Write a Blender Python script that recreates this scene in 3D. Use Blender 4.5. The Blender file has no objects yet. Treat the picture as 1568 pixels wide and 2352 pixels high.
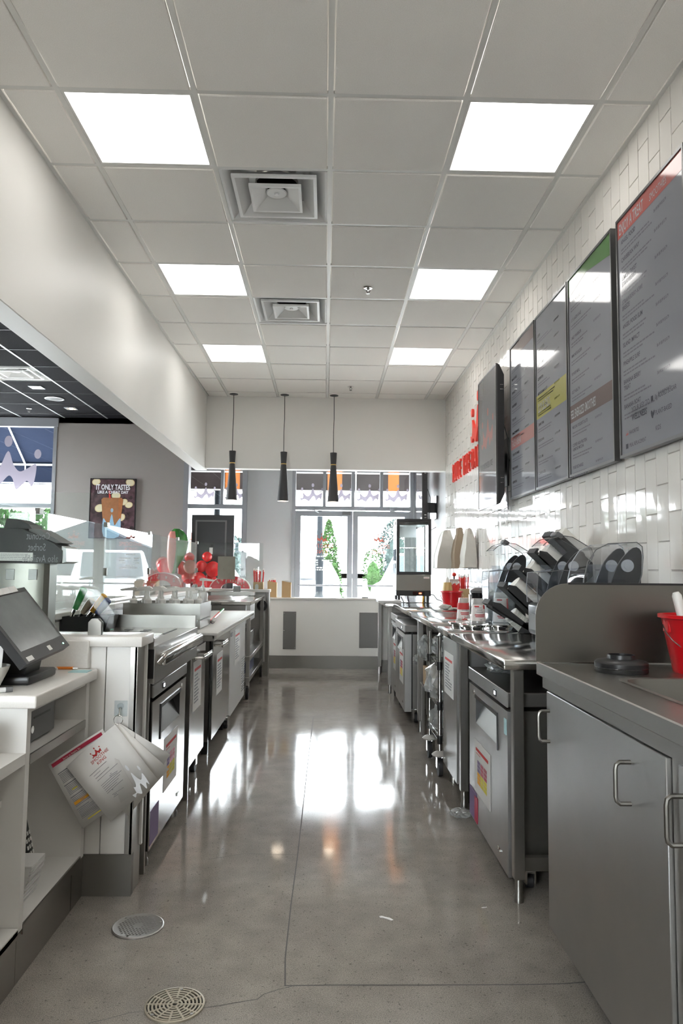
import bpy, bmesh, math, random
from mathutils import Matrix, Vector
PI = math.pi
random.seed(7)
sc = bpy.context.scene
COL = sc.collection

# ---------------------------------------------------------------- camera
CAM_H = 1.242
yaw, pitch, roll, FPX = .0215753, .0780901, .0103029, 1655.79
fwd = Vector((math.sin(yaw)*math.cos(pitch), math.cos(yaw)*math.cos(pitch), math.sin(pitch)))
rgt = Vector((math.cos(yaw), -math.sin(yaw), 0))
upv = rgt.cross(fwd)
r2 = math.cos(roll)*rgt + math.sin(roll)*upv
u2 = -math.sin(roll)*rgt + math.cos(roll)*upv
cam_d = bpy.data.cameras.new('camera')
cam = bpy.data.objects.new('camera', cam_d); COL.objects.link(cam)
cam.matrix_world = Matrix(((r2.x, u2.x, -fwd.x, 0), (r2.y, u2.y, -fwd.y, 0), (r2.z, u2.z, -fwd.z, CAM_H), (0, 0, 0, 1)))
cam_d.sensor_fit = 'HORIZONTAL'; cam_d.sensor_width = 36; cam_d.lens = 36*FPX/1568
cam_d.clip_start = .05; cam_d.clip_end = 400
sc.camera = cam

# ---------------------------------------------------------------- world, sun, exposure
w = bpy.data.worlds.new('world'); sc.world = w; w.use_nodes = True
bg = w.node_tree.nodes['Background']
bg.inputs[0].default_value = (.92, .96, 1, 1); bg.inputs[1].default_value = 7.2
sun_d = bpy.data.lights.new('sun', 'SUN'); sun_d.energy = 1.5; sun_d.angle = .02; sun_d.color = (1, .95, .86)
sun = bpy.data.objects.new('sun', sun_d); COL.objects.link(sun)
sun.rotation_euler = (math.radians(-32), math.radians(-18), 0)
PANEL_STRENGTH = 1.3
sc.view_settings.view_transform = 'Standard'; sc.view_settings.look = 'None'
sc.view_settings.exposure = 2.2; sc.view_settings.gamma = 1; sc.view_settings.use_curve_mapping = False
sc.cycles.use_denoising = True
sc.cycles.max_bounces = 9; sc.cycles.diffuse_bounces = 4; sc.cycles.glossy_bounces = 5
sc.cycles.transmission_bounces = 8; sc.cycles.transparent_max_bounces = 24
sc.cycles.sample_clamp_indirect = 8; sc.cycles.caustics_reflective = False; sc.cycles.caustics_refractive = False

# ---------------------------------------------------------------- materials
M = {}
def mat(name, col, rough=.5, metal=0., spec=.5, bump=None, var=None, rvar=None, emis=None, alpha=None, coat=0, trans=0, sss=0, coord='Object'):
    m = bpy.data.materials.new(name); m.use_nodes = True
    nt = m.node_tree; b = nt.nodes['Principled BSDF']
    b.inputs['Base Color'].default_value = (*col, 1); b.inputs['Roughness'].default_value = rough
    b.inputs['Metallic'].default_value = metal; b.inputs['Specular IOR Level'].default_value = spec
    if coat: b.inputs['Coat Weight'].default_value = coat; b.inputs['Coat Roughness'].default_value = .05
    if trans: b.inputs['Transmission Weight'].default_value = trans
    tc = None
    def noise(scale, detail=3, stretch=(1, 1, 1)):
        nonlocal tc
        if tc is None: tc = nt.nodes.new('ShaderNodeTexCoord')
        mp = nt.nodes.new('ShaderNodeMapping'); mp.inputs['Scale'].default_value = stretch
        nt.links.new(tc.outputs[coord], mp.inputs[0])
        n = nt.nodes.new('ShaderNodeTexNoise'); n.inputs['Scale'].default_value = scale; n.inputs['Detail'].default_value = detail
        nt.links.new(mp.outputs[0], n.inputs['Vector']); return n
    if var:      # list of (scale, amount, stretch)
        src = None
        for (s, amt, st) in var:
            n = noise(s, 4, st)
            mr = nt.nodes.new('ShaderNodeMapRange'); mr.inputs[1].default_value = .3; mr.inputs[2].default_value = .7
            mr.inputs[3].default_value = 1-amt; mr.inputs[4].default_value = 1+amt
            nt.links.new(n.outputs[0], mr.inputs[0])
            mx = nt.nodes.new('ShaderNodeMix'); mx.data_type = 'RGBA'; mx.blend_type = 'MULTIPLY'; mx.inputs[0].default_value = 1
            if src: nt.links.new(src, mx.inputs[6])
            else: mx.inputs[6].default_value = (*col, 1)
            nt.links.new(mr.outputs[0], mx.inputs[7]); src = mx.outputs[2]
        nt.links.new(src, b.inputs['Base Color'])
    if rvar:
        s, lo, hi, st = rvar
        n = noise(s, 3, st); mr = nt.nodes.new('ShaderNodeMapRange')
        mr.inputs[1].default_value = .3; mr.inputs[2].default_value = .7; mr.inputs[3].default_value = lo; mr.inputs[4].default_value = hi
        nt.links.new(n.outputs[0], mr.inputs[0]); nt.links.new(mr.outputs[0], b.inputs['Roughness'])
    if bump:
        s, st, strength, dist = bump
        n = noise(s, 3, st); bp = nt.nodes.new('ShaderNodeBump'); bp.inputs['Strength'].default_value = strength; bp.inputs['Distance'].default_value = dist
        nt.links.new(n.outputs[0], bp.inputs['Height']); nt.links.new(bp.outputs[0], b.inputs['Normal'])
    if emis:
        b.inputs['Emission Color'].default_value = (*emis[0], 1); b.inputs['Emission Strength'].default_value = emis[1]
    M[name] = m; return m
def glass(name, tint=(.96, .985, .975), ior=1.5, rough=0., haze=0., hazecol=(.9, .9, .9)):
    m = bpy.data.materials.new(name); m.use_nodes = True; nt = m.node_tree; nt.nodes.clear()
    o = nt.nodes.new('ShaderNodeOutputMaterial'); mx = nt.nodes.new('ShaderNodeMixShader')
    t = nt.nodes.new('ShaderNodeBsdfTransparent'); t.inputs[0].default_value = (*tint, 1)
    g = nt.nodes.new('ShaderNodeBsdfGlossy'); g.inputs['Roughness'].default_value = rough
    f = nt.nodes.new('ShaderNodeFresnel'); ge = nt.nodes.new('ShaderNodeNewGeometry'); mr = nt.nodes.new('ShaderNodeMapRange')
    mr.inputs[3].default_value = ior; mr.inputs[4].default_value = 1/ior
    nt.links.new(ge.outputs['Backfacing'], mr.inputs[0]); nt.links.new(mr.outputs[0], f.inputs[0])
    nt.links.new(f.outputs[0], mx.inputs[0]); nt.links.new(g.outputs[0], mx.inputs[2])
    if haze:
        d = nt.nodes.new('ShaderNodeBsdfDiffuse'); d.inputs[0].default_value = (*hazecol, 1)
        tr = nt.nodes.new('ShaderNodeBsdfTranslucent'); tr.inputs[0].default_value = (*hazecol, 1)
        a = nt.nodes.new('ShaderNodeAddShader'); h = nt.nodes.new('ShaderNodeMixShader')
        h2 = nt.nodes.new('ShaderNodeMixShader'); h2.inputs[0].default_value = .5
        nt.links.new(d.outputs[0], h2.inputs[1]); nt.links.new(tr.outputs[0], h2.inputs[2])
        h.inputs[0].default_value = haze; nt.links.new(t.outputs[0], h.inputs[1]); nt.links.new(h2.outputs[0], h.inputs[2])
        nt.links.new(h.outputs[0], mx.inputs[1])
    else: nt.links.new(t.outputs[0], mx.inputs[1])
    nt.links.new(mx.outputs[0], o.inputs[0]); M[name] = m; return m
U = (1, 1, 1)
mat('paint', (.84, .825, .79), .45, bump=(90, U, .05, .002))
mat('paint_grey', (.34, .315, .298), .55, bump=(90, U, .08, .002))
mat('paint_pale', (.50, .505, .515), .5, bump=(90, U, .05, .002))
mat('ceiling_tile', (.90, .872, .83), .9, var=[(260, .05, U)], bump=(300, U, .35, .003))
mat('ceiling_tee', (.74, .73, .70), .4)
mat('ceiling_dark', (.014, .014, .017), .9, spec=.1, var=[(120, .7, U)], bump=(200, U, .6, .004))
mat('tee_dark', (.05, .05, .055), .4)
mat('wall_tile', (.72, .69, .645), .07, spec=.5, coat=.1, bump=(3.2, (1, 2.2, .9), .09, .012))
mat('grout', (.50, .47, .43), .8)
mat('steel', (.36, .348, .326), .32, 1)
mat('steel_flat', (.40, .395, .385), .38, 1, rvar=(5, .34, .44, U))
mat('steel_top', (.46, .45, .43), .13, 1, bump=(5, (1, 1, 1), .02, .003))
mat('steel_gloss', (.36, .355, .35), .18, 1)
mat('steel_dull', (.25, .24, .222), .5, 1)
mat('steel_dark', (.22, .21, .20), .4, 1)
mat('brushed', (.22, .21, .19), .36, 1)
mat('chrome', (.72, .72, .70), .12, 1)
mat('alu', (.62, .64, .67), .38, .6)
mat('frame_alu', (.30, .31, .33), .5)
mat('quartz', (.80, .775, .735), .28, var=[(200, .03, U)])
mat('melamine', (.76, .745, .715), .4)
mat('melamine_edge', (.50, .485, .45), .5)
mat('board_white', (.72, .72, .70), .45, var=[(12, .04, U)])
mat('kickplate', (.19, .185, .18), .45, .3)
mat('black', (.018, .018, .019), .35)
mat('black_matte', (.022, .022, .023), .7)
mat('black_gloss', (.012, .012, .014), .12)
mat('knob_grey', (.42, .44, .47), .2)
mat('grey_plastic', (.13, .13, .13), .45)
mat('rubber', (.02, .02, .022), .6)
mat('white_plastic', (.78, .77, .73), .35)
mat('white_enamel', (.66, .66, .65), .3)
mat('paper', (.74, .73, .71), .5, spec=.5)
mat('ink', (.05, .05, .05), .6)
mat('ink_grey', (.28, .28, .30), .6)
mat('ink_red', (.60, .05, .05), .6)
mat('ink_crimson', (.42, .02, .06), .5)
mat('ink_orange', (.85, .40, .03), .6)
mat('ink_yellow', (.75, .65, .08), .6)
mat('ink_purple', (.22, .16, .30), .6)
mat('red_sign', (.78, .05, .03), .35)
mat('red_plastic', (.62, .008, .014), .3)
mat('red_straw', (.75, .05, .04), .35)
mat('cardboard', (.46, .33, .20), .8)
mat('kraft', (.60, .42, .22), .75)
mat('card_beige', (.40, .36, .31), .8)
mat('bag_paper', (.66, .63, .58), .8, bump=(9, U, .5, .02))
mat('bag_kraft', (.42, .33, .24), .85, bump=(9, U, .5, .02))
mat('gold', (.7, .5, .18), .3, 1)
mat('pendant_shade', (.035, .035, .037), .55)
mat('pendant_inner', (.8, .75, .68), .5, emis=((1, .86, .7), 1.6))
mat('lamp_panel', (1, 1, 1), .5, emis=((1, .975, .93), PANEL_STRENGTH))
mat('lamp_small', (1, 1, 1), .5, emis=((1, .72, .42), 6))
mat('led_strip', (1, 1, 1), .5, emis=((.9, .97, 1), 6))
mat('led_green', (.1, .9, .5), .5, emis=((.2, 1, .6), 3))
mat('led_red', (.9, .1, .05), .5, emis=((1, .1, .05), 1.5))
mat('led_white', (.9, .95, 1), .5, emis=((.85, .93, 1), 2.5))
mat('screen_menu', (.20, .205, .225), .07, spec=.6)
mat('screen_dark', (.17, .17, .18), .06, spec=.7)
mat('screen_print', (.075, .077, .09), .12)
mat('screen_print_soft', (.135, .138, .155), .1)
mat('screen_red', (.34, .10, .09), .1)
mat('screen_pink', (.33, .155, .145), .1)
mat('screen_yellow', (.33, .31, .10), .1)
mat('screen_brown', (.14, .11, .105), .12)
mat('screen_green', (.07, .16, .05), .12)
mat('screen_pale', (.33, .33, .34), .1)
mat('touch', (.17, .185, .185), .18, var=[(9, .12, U)])
mat('display_frame', (.10, .10, .10), .35, .5)
mat('poster_brown', (.10, .055, .065), .35, var=[(14, .6, U)])
mat('poster_dark', (.05, .03, .035), .35, var=[(20, .7, U)])
mat('poster_cup', (.42, .17, .07), .35, var=[(30, .12, U)])
mat('poster_cream', (.75, .62, .34), .4)
mat('poster_pulp', (.85, .77, .55), .4)
mat('poster_sky', (.35, .55, .75), .4)
mat('poster_white', (.9, .92, .95), .4)
mat('decal_red', (.62, .14, .10), .7)
mat('decal_white', (.85, .87, .9), .7)
mat('balloon_red', (.85, .02, .025), .12, spec=.6)
mat('balloon_pink', (.80, .33, .28), .15, spec=.6)
mat('balloon_melon', (.55, .04, .05), .2)
mat('balloon_green', (.05, .22, .05), .2, var=[(20, .5, (1, 1, .2))])
mat('balloon_rind', (.75, .70, .66), .25)
mat('seed', (.45, .30, .24), .4)
mat('green_plastic', (.08, .45, .14), .4)
mat('beige_plastic', (.50, .42, .32), .5)
mat('orange_plastic', (.80, .40, .02), .4)
mat('blue_plastic', (.05, .07, .18), .4)
mat('teal_paper', (.45, .68, .70), .6)
mat('orange_pen', (.75, .22, .03), .3)
mat('lid_stack', (.80, .78, .72), .3, bump=(90, (14, .2, .2), .5, .002))
mat('cup_print', (.82, .74, .71), .4)
mat('amber', (.62, .42, .16), .4)
mat('awning_brown', (.05, .042, .042), .85, spec=.03, var=[(6, .12, U)])
mat('awning_navy', (.02, .027, .05), .85, spec=.03)
mat('awning_tube', (.55, .56, .57), .4)
mat('asphalt', (.30, .30, .30), .9, spec=.03, var=[(3, .1, U)])
mat('kerb', (.6, .6, .58), .9, spec=.03)
mat('car_white', (.36, .38, .40), .4, spec=.2)
mat('car_glass', (.03, .035, .04), .5, spec=.05)
mat('lamp_post', (.009, .011, .013), .6, spec=.03)
mat('leaf', (.020, .042, .014), .8, spec=.03, var=[(8, .5, U)])
mat('leaf_far', (.026, .036, .034), .9, spec=.03, var=[(4, .3, U)])
mat('trunk', (.14, .10, .07), .9, spec=.03)
mat('hill', (.024, .028, .033), 1, spec=.03)
mat('building_far', (.16, .13, .11), .9, spec=.03)
mat('crumpled_film', (.8, .82, .83), .25)
mat('floor_line', (.085, .08, .075), .8)
mat('drain_brass', (.42, .38, .30), .4, .7)
mat('drain_hole', (.02, .02, .018), .9)
mat('drain_steel', (.36, .35, .33), .42, .8)
mat('duct_dark', (.02, .02, .02), .9)
mat('enamel_white', (.80, .80, .79), .3)
glass('glass'); glass('acrylic', (.95, .975, .985), 1.49, .02, .05, (.85, .9, .95))
glass('smoky', (.95, .965, .985), 1.4, .02, .012, (.7, .75, .8))
glass('film', (.90, .92, .93), 1.45, .15, .30, (.88, .9, .9))
glass('cup_clear', (.93, .93, .92), 1.45, .08, .38, (.9, .88, .85))
glass('window_glass', (.97, .985, .985), 1.5)

# concrete floor: mottled polished slab
m = mat('concrete', (.27, .245, .215), .16, spec=.55)
nt = m.node_tree; b = nt.nodes['Principled BSDF']
tc = nt.nodes.new('ShaderNodeTexCoord')
def nz(scale, detail=4):
    n = nt.nodes.new('ShaderNodeTexNoise'); n.inputs['Scale'].default_value = scale; n.inputs['Detail'].default_value = detail
    nt.links.new(tc.outputs['Object'], n.inputs['Vector']); return n
def rng(n, a, bb, c, d):
    r = nt.nodes.new('ShaderNodeMapRange'); r.inputs[1].default_value = a; r.inputs[2].default_value = bb; r.inputs[3].default_value = c; r.inputs[4].default_value = d
    nt.links.new(n.outputs[0], r.inputs[0]); return r
def mul(src, fac):
    mx = nt.nodes.new('ShaderNodeMix'); mx.data_type = 'RGBA'; mx.blend_type = 'MULTIPLY'; mx.inputs[0].default_value = 1
    if isinstance(src, tuple): mx.inputs[6].default_value = src
    else: nt.links.new(src, mx.inputs[6])
    nt.links.new(fac.outputs[0], mx.inputs[7]); return mx.outputs[2]
c = mul((.31, .282, .248, 1), rng(nz(1.6), .3, .7, .84, 1.14))
c = mul(c, rng(nz(11), .3, .7, .90, 1.10))
c = mul(c, rng(nz(330, 1), .3, .66, .62, 1.14))
c = mul(c, rng(nz(90, 2), .24, .38, .45, 1.0))
nt.links.new(c, b.inputs['Base Color'])
rr = rng(nz(2.5), .3, .7, 0.06, .12); nt.links.new(rr.outputs[0], b.inputs['Roughness'])
bm_ = nt.nodes.new('ShaderNodeBump'); bm_.inputs['Strength'].default_value = .03; bm_.inputs['Distance'].default_value = .004
nt.links.new(nz(14, 3).outputs[0], bm_.inputs['Height']); nt.links.new(bm_.outputs[0], b.inputs['Normal'])

# translucent awning stripe cloth, balloons and so on
def translucent(name, col, k=.5):
    m = bpy.data.materials.new(name); m.use_nodes = True; nt = m.node_tree; nt.nodes.clear()
    o = nt.nodes.new('ShaderNodeOutputMaterial'); mx = nt.nodes.new('ShaderNodeMixShader'); mx.inputs[0].default_value = k
    d = nt.nodes.new('ShaderNodeBsdfDiffuse'); d.inputs[0].default_value = (*col, 1)
    t = nt.nodes.new('ShaderNodeBsdfTranslucent'); t.inputs[0].default_value = (*col, 1)
    nt.links.new(d.outputs[0], mx.inputs[1]); nt.links.new(t.outputs[0], mx.inputs[2]); nt.links.new(mx.outputs[0], o.inputs[0]); M[name] = m
translucent('decal', (.20, .18, .215), .55)
translucent('awning_orange', (.40, .20, .075), .5)

# ---------------------------------------------------------------- mesh helpers
PM = {}
class MB:
    def __init__(s): s.bm = bmesh.new(); s.mi = 0
    def _mark(s, geom):
        for f in geom:
            if isinstance(f, bmesh.types.BMFace): f.material_index = s.mi
    def box(s, x0, x1, y0, y1, z0, z1, bev=0, seg=2, rot=None, about=None):
        n0 = len(s.bm.faces)
        mtx = Matrix.Translation(((x0+x1)/2, (y0+y1)/2, (z0+z1)/2)) @ Matrix.Diagonal((abs(x1-x0), abs(y1-y0), abs(z1-z0), 1))
        r = bmesh.ops.create_cube(s.bm, size=1, matrix=mtx); vs = r['verts']
        if bev:
            es = list({e for v in vs for e in v.link_edges})
            rr = bmesh.ops.bevel(s.bm, geom=es, offset=bev, segments=seg, affect='EDGES', profile=.5)
        s.bm.faces.ensure_lookup_table(); fs = s.bm.faces[n0:] if not bev else None
        if fs is None:
            seen = set(); stack = [v for v in vs if v.is_valid] + [v for v in rr['verts'] if v.is_valid]
            fl = set()
            while stack:
                v = stack.pop()
                if v in seen: continue
                seen.add(v)
                for f in v.link_faces: fl.add(f)
                for e in v.link_edges: stack.append(e.other_vert(v))
            fs = list(fl); vv = seen
        else: vv = set(vs)
        for f in fs: f.material_index = s.mi
        if rot is not None:
            a = Vector(about) if about else Vector(((x0+x1)/2, (y0+y1)/2, (z0+z1)/2))
            for v in vv: v.co = a + rot @ (v.co - a)
        return s
    def poly(s, pts):
        vs = [s.bm.verts.new(p) for p in pts]; f = s.bm.faces.new(vs); f.material_index = s.mi; return s
    def prism(s, pts, d):
        d = Vector(d); a = [s.bm.verts.new(p) for p in pts]; b = [s.bm.verts.new(Vector(p)+d) for p in pts]; n = len(pts)
        fs = [s.bm.faces.new(a), s.bm.faces.new(b[::-1])]
        for i in range(n): fs.append(s.bm.faces.new((a[i], b[i], b[(i+1) % n], a[(i+1) % n])))
        for f in fs: f.material_index = s.mi
        return s
    def loft(s, rings, closed=True, cap=True):
        R = [[s.bm.verts.new(p) for p in r] for r in rings]; fs = []
        for a, b in zip(R, R[1:]):
            n = len(a)
            for i in range(n if closed else n-1): fs.append(s.bm.faces.new((a[i], a[(i+1) % n], b[(i+1) % n], b[i])))
        if cap: fs.append(s.bm.faces.new(R[0][::-1])); fs.append(s.bm.faces.new(R[-1]))
        for f in fs: f.material_index = s.mi
        return s
    def tube(s, pts, r, n=8, cap=True, closed=False):
        P = [Vector(p) for p in pts]; rings = []; up = None
        rs = r if isinstance(r, (list, tuple)) else [r]*len(P)
        for i, p in enumerate(P):
            if closed: t = (P[(i+1) % len(P)]-P[i-1]).normalized()
            else: t = (P[min(i+1, len(P)-1)]-P[max(i-1, 0)]).normalized()
            if up is None: up = Vector((0, 0, 1)) if abs(t.z) < .9 else Vector((1, 0, 0))
            a = t.cross(up).normalized(); bb = a.cross(t).normalized(); up = bb
            rings.append([p+(a*math.cos(2*PI*k/n)+bb*math.sin(2*PI*k/n))*rs[i] for k in range(n)])
        if closed: rings.append(rings[0]); cap = False
        return s.loft(rings, True, cap)
    def cyl(s, c0, c1, r0, r1=None, n=20, cap=True):
        c0, c1 = Vector(c0), Vector(c1); t = (c1-c0).normalized(); up = Vector((0, 0, 1)) if abs(t.z) < .9 else Vector((1, 0, 0))
        a = t.cross(up).normalized(); b = a.cross(t); r1 = r0 if r1 is None else r1
        ring = lambda c, r: [c+(a*math.cos(2*PI*k/n)+b*math.sin(2*PI*k/n))*r for k in range(n)]
        return s.loft([ring(c0, r0), ring(c1, r1)], True, cap)
    def lathe(s, prof, c=(0, 0, 0), n=24, cap=True, sx=1, sy=1):
        c = Vector(c)
        return s.loft([[c+Vector((r*sx*math.cos(2*PI*k/n), r*sy*math.sin(2*PI*k/n), z)) for k in range(n)] for r, z in prof], True, cap)
    def sph(s, c, r, sc_=(1, 1, 1), u=16, v=10, rot=None):
        mtx = Matrix.Translation(c) @ (rot.to_4x4() if rot else Matrix()) @ Matrix.Diagonal((r*sc_[0], r*sc_[1], r*sc_[2], 1))
        n0 = len(s.bm.faces); bmesh.ops.create_uvsphere(s.bm, u_segments=u, v_segments=v, radius=1, matrix=mtx)
        s.bm.faces.ensure_lookup_table()
        for f in s.bm.faces[n0:]: f.material_index = s.mi
        return s
    def ico(s, c, r, sub=2, amp=0., sc_=(1, 1, 1), rnd=None):
        n0 = len(s.bm.verts); f0 = len(s.bm.faces); bmesh.ops.create_icosphere(s.bm, subdivisions=sub, radius=r)
        s.bm.verts.ensure_lookup_table(); s.bm.faces.ensure_lookup_table(); rnd = rnd or random
        for v in s.bm.verts[n0:]:
            k = 1+rnd.uniform(-amp, amp); v.co = Vector(c)+Vector((v.co.x*sc_[0], v.co.y*sc_[1], v.co.z*sc_[2]))*k
        for f in s.bm.faces[f0:]: f.material_index = s.mi
        return s
    def text(s, body, size, o, xd, yd, sx=1, align='LEFT', ext=0, bold=0, shear=0):
        cu = bpy.data.curves.new('t', 'FONT'); cu.body = body; cu.size = size; cu.align_x = align; cu.resolution_u = 2
        cu.extrude = ext; cu.offset = bold; cu.shear = shear
        ob = bpy.data.objects.new('t', cu); me = bpy.data.meshes.new_from_object(ob)
        o, xd, yd = Vector(o), Vector(xd).normalized(), Vector(yd).normalized(); zd = xd.cross(yd)
        vs = [s.bm.verts.new(o+xd*(v.co.x*sx)+yd*v.co.y+zd*v.co.z) for v in me.vertices]
        for p in me.polygons:
            try: f = s.bm.faces.new([vs[i] for i in p.vertices]); f.material_index = s.mi
            except ValueError: pass
        bpy.data.objects.remove(ob); bpy.data.curves.remove(cu); bpy.data.meshes.remove(me); return s
    def flat(s, polys2d, o, xd, yd, size=1., th=0):
        o, xd, yd = Vector(o), Vector(xd).normalized(), Vector(yd).normalized(); zd = xd.cross(yd)
        for P in polys2d:
            pts = [o+xd*(x*size)+yd*(y*size) for x, y in P]
            if th: s.prism(pts, zd*th)
            else: s.poly(pts)
        return s
    def words(s, o, xd, yd, width, h, rnd, wmin=.012, wmax=.05, gap=.35):
        o, xd, yd = Vector(o), Vector(xd).normalized(), Vector(yd).normalized(); x = 0
        while x < width-wmin:
            l = min(rnd.uniform(wmin, wmax), width-x)
            s.poly([o+xd*x, o+xd*(x+l), o+xd*(x+l)+yd*h, o+xd*x+yd*h]); x += l+h*gap*2
        return s
    def build(s, name, mats, parent=None, world=True, smooth=40, label=None, recenter=True):
        if isinstance(mats, str): mats = [mats]
        bmesh.ops.recalc_face_normals(s.bm, faces=s.bm.faces)
        me = bpy.data.meshes.new(name); s.bm.to_mesh(me); s.bm.free()
        for k in mats: me.materials.append(M[k])
        if smooth:
            me.polygons.foreach_set('use_smooth', [True]*len(me.polygons)); me.set_sharp_from_angle(angle=math.radians(smooth))
        o = bpy.data.objects.new(name, me); COL.objects.link(o)
        if parent:
            o.parent = parent
            if world: me.transform(PM[parent.name].inverted())
            PM[o.name] = PM[parent.name]
        elif recenter and len(me.vertices):
            xs = [v.co for v in me.vertices]
            c = Vector(((min(v.x for v in xs)+max(v.x for v in xs))/2, (min(v.y for v in xs)+max(v.y for v in xs))/2, min(v.z for v in xs)))
            me.transform(Matrix.Translation(-c)); o.location = c; PM[o.name] = Matrix.Translation(c)
        else: PM[o.name] = Matrix()
        if label: o['label'] = label
        return o
def thing(name, label, cat, loc=(0, 0, 0), rz=0, group=None, kind=None):
    o = bpy.data.objects.new(name, None); COL.objects.link(o); o.location = loc; o.rotation_euler = (0, 0, rz); o.empty_display_size = .1
    PM[o.name] = Matrix.Translation(loc) @ Matrix.Rotation(rz, 4, 'Z')
    if label: o['label'] = label; o['category'] = cat
    if group: o['group'] = group
    if kind: o['kind'] = kind
    return o
def tag(o, label, cat, group=None):
    o['label'] = label; o['category'] = cat
    if group: o['group'] = group
    return o
def struct(o, label=None, cat=None):
    o['kind'] = 'structure'
    if label: o['label'] = label; o['category'] = cat or 'wall'
    return o
def B(x0, x1, y0, y1, z0, z1, bev=0, seg=2): return MB().box(x0, x1, y0, y1, z0, z1, bev, seg)
def copy_tree(o, loc=None, rz=None, label=None):
    c = o.copy(); COL.objects.link(c)
    if loc is not None: c.location = loc
    if rz is not None: c.rotation_euler = (0, 0, rz)
    PM[c.name] = Matrix.Translation(c.location) @ Matrix.Rotation(c.rotation_euler.z, 4, 'Z')
    if label: c['label'] = label
    for ch in list(o.children):
        d = ch.copy(); COL.objects.link(d); d.parent = c; PM[d.name] = PM[c.name]
        for g in list(ch.children):
            e = g.copy(); COL.objects.link(e); e.parent = d; PM[e.name] = PM[c.name]
    return c
def catmull(pts, k=4):
    out = []; n = len(pts)
    for i in range(n):
        p0, p1, p2, p3 = pts[i-1], pts[i], pts[(i+1) % n], pts[(i+2) % n]
        for j in range(k):
            t = j/k; out.append(tuple(.5*((2*p1[q])+(-p0[q]+p2[q])*t+(2*p0[q]-5*p1[q]+4*p2[q]-p3[q])*t*t+(-p0[q]+3*p1[q]-3*p2[q]+p3[q])*t**3) for q in (0, 1)))
    return out
def ell(cx, cy, rx, ry, n=14, a=0): return [(cx+rx*math.cos(2*PI*k/n)*math.cos(a)-ry*math.sin(2*PI*k/n)*math.sin(a), cy+rx*math.cos(2*PI*k/n)*math.sin(a)+ry*math.sin(2*PI*k/n)*math.cos(a)) for k in range(n)]
def crown():
    raw = [(120, 515), (150, 522), (163, 495), (158, 437), (190, 470), (225, 492), (258, 465), (293, 388), (318, 445), (345, 476), (380, 462), (414, 443), (414, 495), (400, 543), (378, 516), (335, 555), (318, 510), (300, 495), (272, 525), (240, 560), (185, 533), (140, 550)]
    n = lambda x, y: ((x-268)/300, (470-y)/300)
    body = catmull([n(*p) for p in raw], 4)
    return [body, ell(*n(293, 346), .058, .082), ell(*n(420, 400), .05, .07), ell(*n(150, 400), .05, .07)]
CROWN = crown()
T = .6096
# ================================================================ the setting
CEIL = 3.355; XR = 1.48; XL = -1.49; YF = 8.82; YS = 10.3; XD = -6.2; YB = -1.9; GX = -1.41
fl = struct(B(XD, XR+.1, YB, YS+.15, -.1, 0).build('floor', 'concrete', recenter=False, smooth=0), 'polished grey concrete floor with saw cut joints', 'floor')
def strip(pts, wd):
    mb = MB()
    for (a, b_) in zip(pts, pts[1:]):
        a, b_ = Vector((*a, .0006)), Vector((*b_, .0006)); d = (b_-a).normalized(); n = Vector((-d.y, d.x, 0))*wd/2
        mb.poly([a-n-d*wd*.3, b_-n+d*wd*.3, b_+n+d*wd*.3, a+n-d*wd*.3])
    return mb
strip([(-.085, 6.15), (-.09, 5.6), (-.096, 4.9), (-.10, 4.1), (-.105, 3.23), (-.112, 2.77), (-.113, 2.41), (-.105, 2.255)], .0045).build('joint', 'floor_line', fl, smooth=0)
strip([(-.105, 2.255), (.03, 2.258), (.3, 2.257), (.634, 2.258), (.74, 2.263), (.909, 2.284)], .005).build('joint', 'floor_line', fl, smooth=0)
strip([(-.085, 2.252), (-.123, 2.236), (-.165, 2.212), (-.18, 2.188), (-.24, 2.172), (-.29, 2.157), (-.33, 2.147)], .0028).build('crack', 'floor_line', fl, smooth=0)
strip([(-.495, 2.13), (-.53, 2.127), (-.58, 2.10), (-.63, 2.08)], .002).build('crack', 'floor_line', fl, smooth=0)
strip([(-.66, 6.165), (-.3, 6.155), (.57, 6.15), (.7, 6.15)], .004).build('joint', 'floor_line', fl, smooth=0)
strip([(-.48, 3.19), (-.34, 3.25), (-.105, 3.24)], .0025).build('crack', 'floor_line', fl, smooth=0)

# ---- kitchen ceiling: lay-in tiles in a tee grid
ce = struct(B(XL-.14, XR+.1, YB, YF+.14, CEIL+.25, CEIL+.3).build('ceiling', 'paint', recenter=False, smooth=0), 'white suspended ceiling of square tiles over the kitchen', 'ceiling')
Y0 = 3.0729
panels = [(s, Y0+T*r) for r in (0, 3, 6) for s in (-1, 1)] + [(s, Y0+T*r) for r in (-3, -5, -7) for s in (-1, 1)]  # second list: unseen rows behind the camera, added closer together as fill light
diff = [(-1, Y0+T), (-1, Y0+4*T)]
taken = {(c, round(y, 3)) for c, y in [((-2 if s < 0 else 1), y) for s, y in panels]} | {(-1, round(y, 3)) for _, y in diff}
g = MB(); tw = .012
for k in range(-2, 3): g.box(k*T-tw, k*T+tw, YB, YF, CEIL-.002, CEIL+.012)
for r in range(-10, 10):
    y = Y0+T*r
    xs = [XL]+[k*T for k in range(-2, 3)]+[XR]
    for a, b_ in zip(xs, xs[1:]): g.box(a+(tw if a > XL else 0), b_-(tw if b_ < XR else 0), y-tw, y+tw, CEIL-.0015, CEIL+.012)
g.box(XL, XL+.022, YB, YF, CEIL-.004, CEIL+.012); g.box(XR-.03, XR-.008, YB, YF, CEIL-.004, CEIL+.012); g.box(XL, XR, YF-.02, YF, CEIL-.003, CEIL+.012)
g.build('ceiling_grid', 'ceiling_tee', ce, smooth=0)
tile_me = {}
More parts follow.
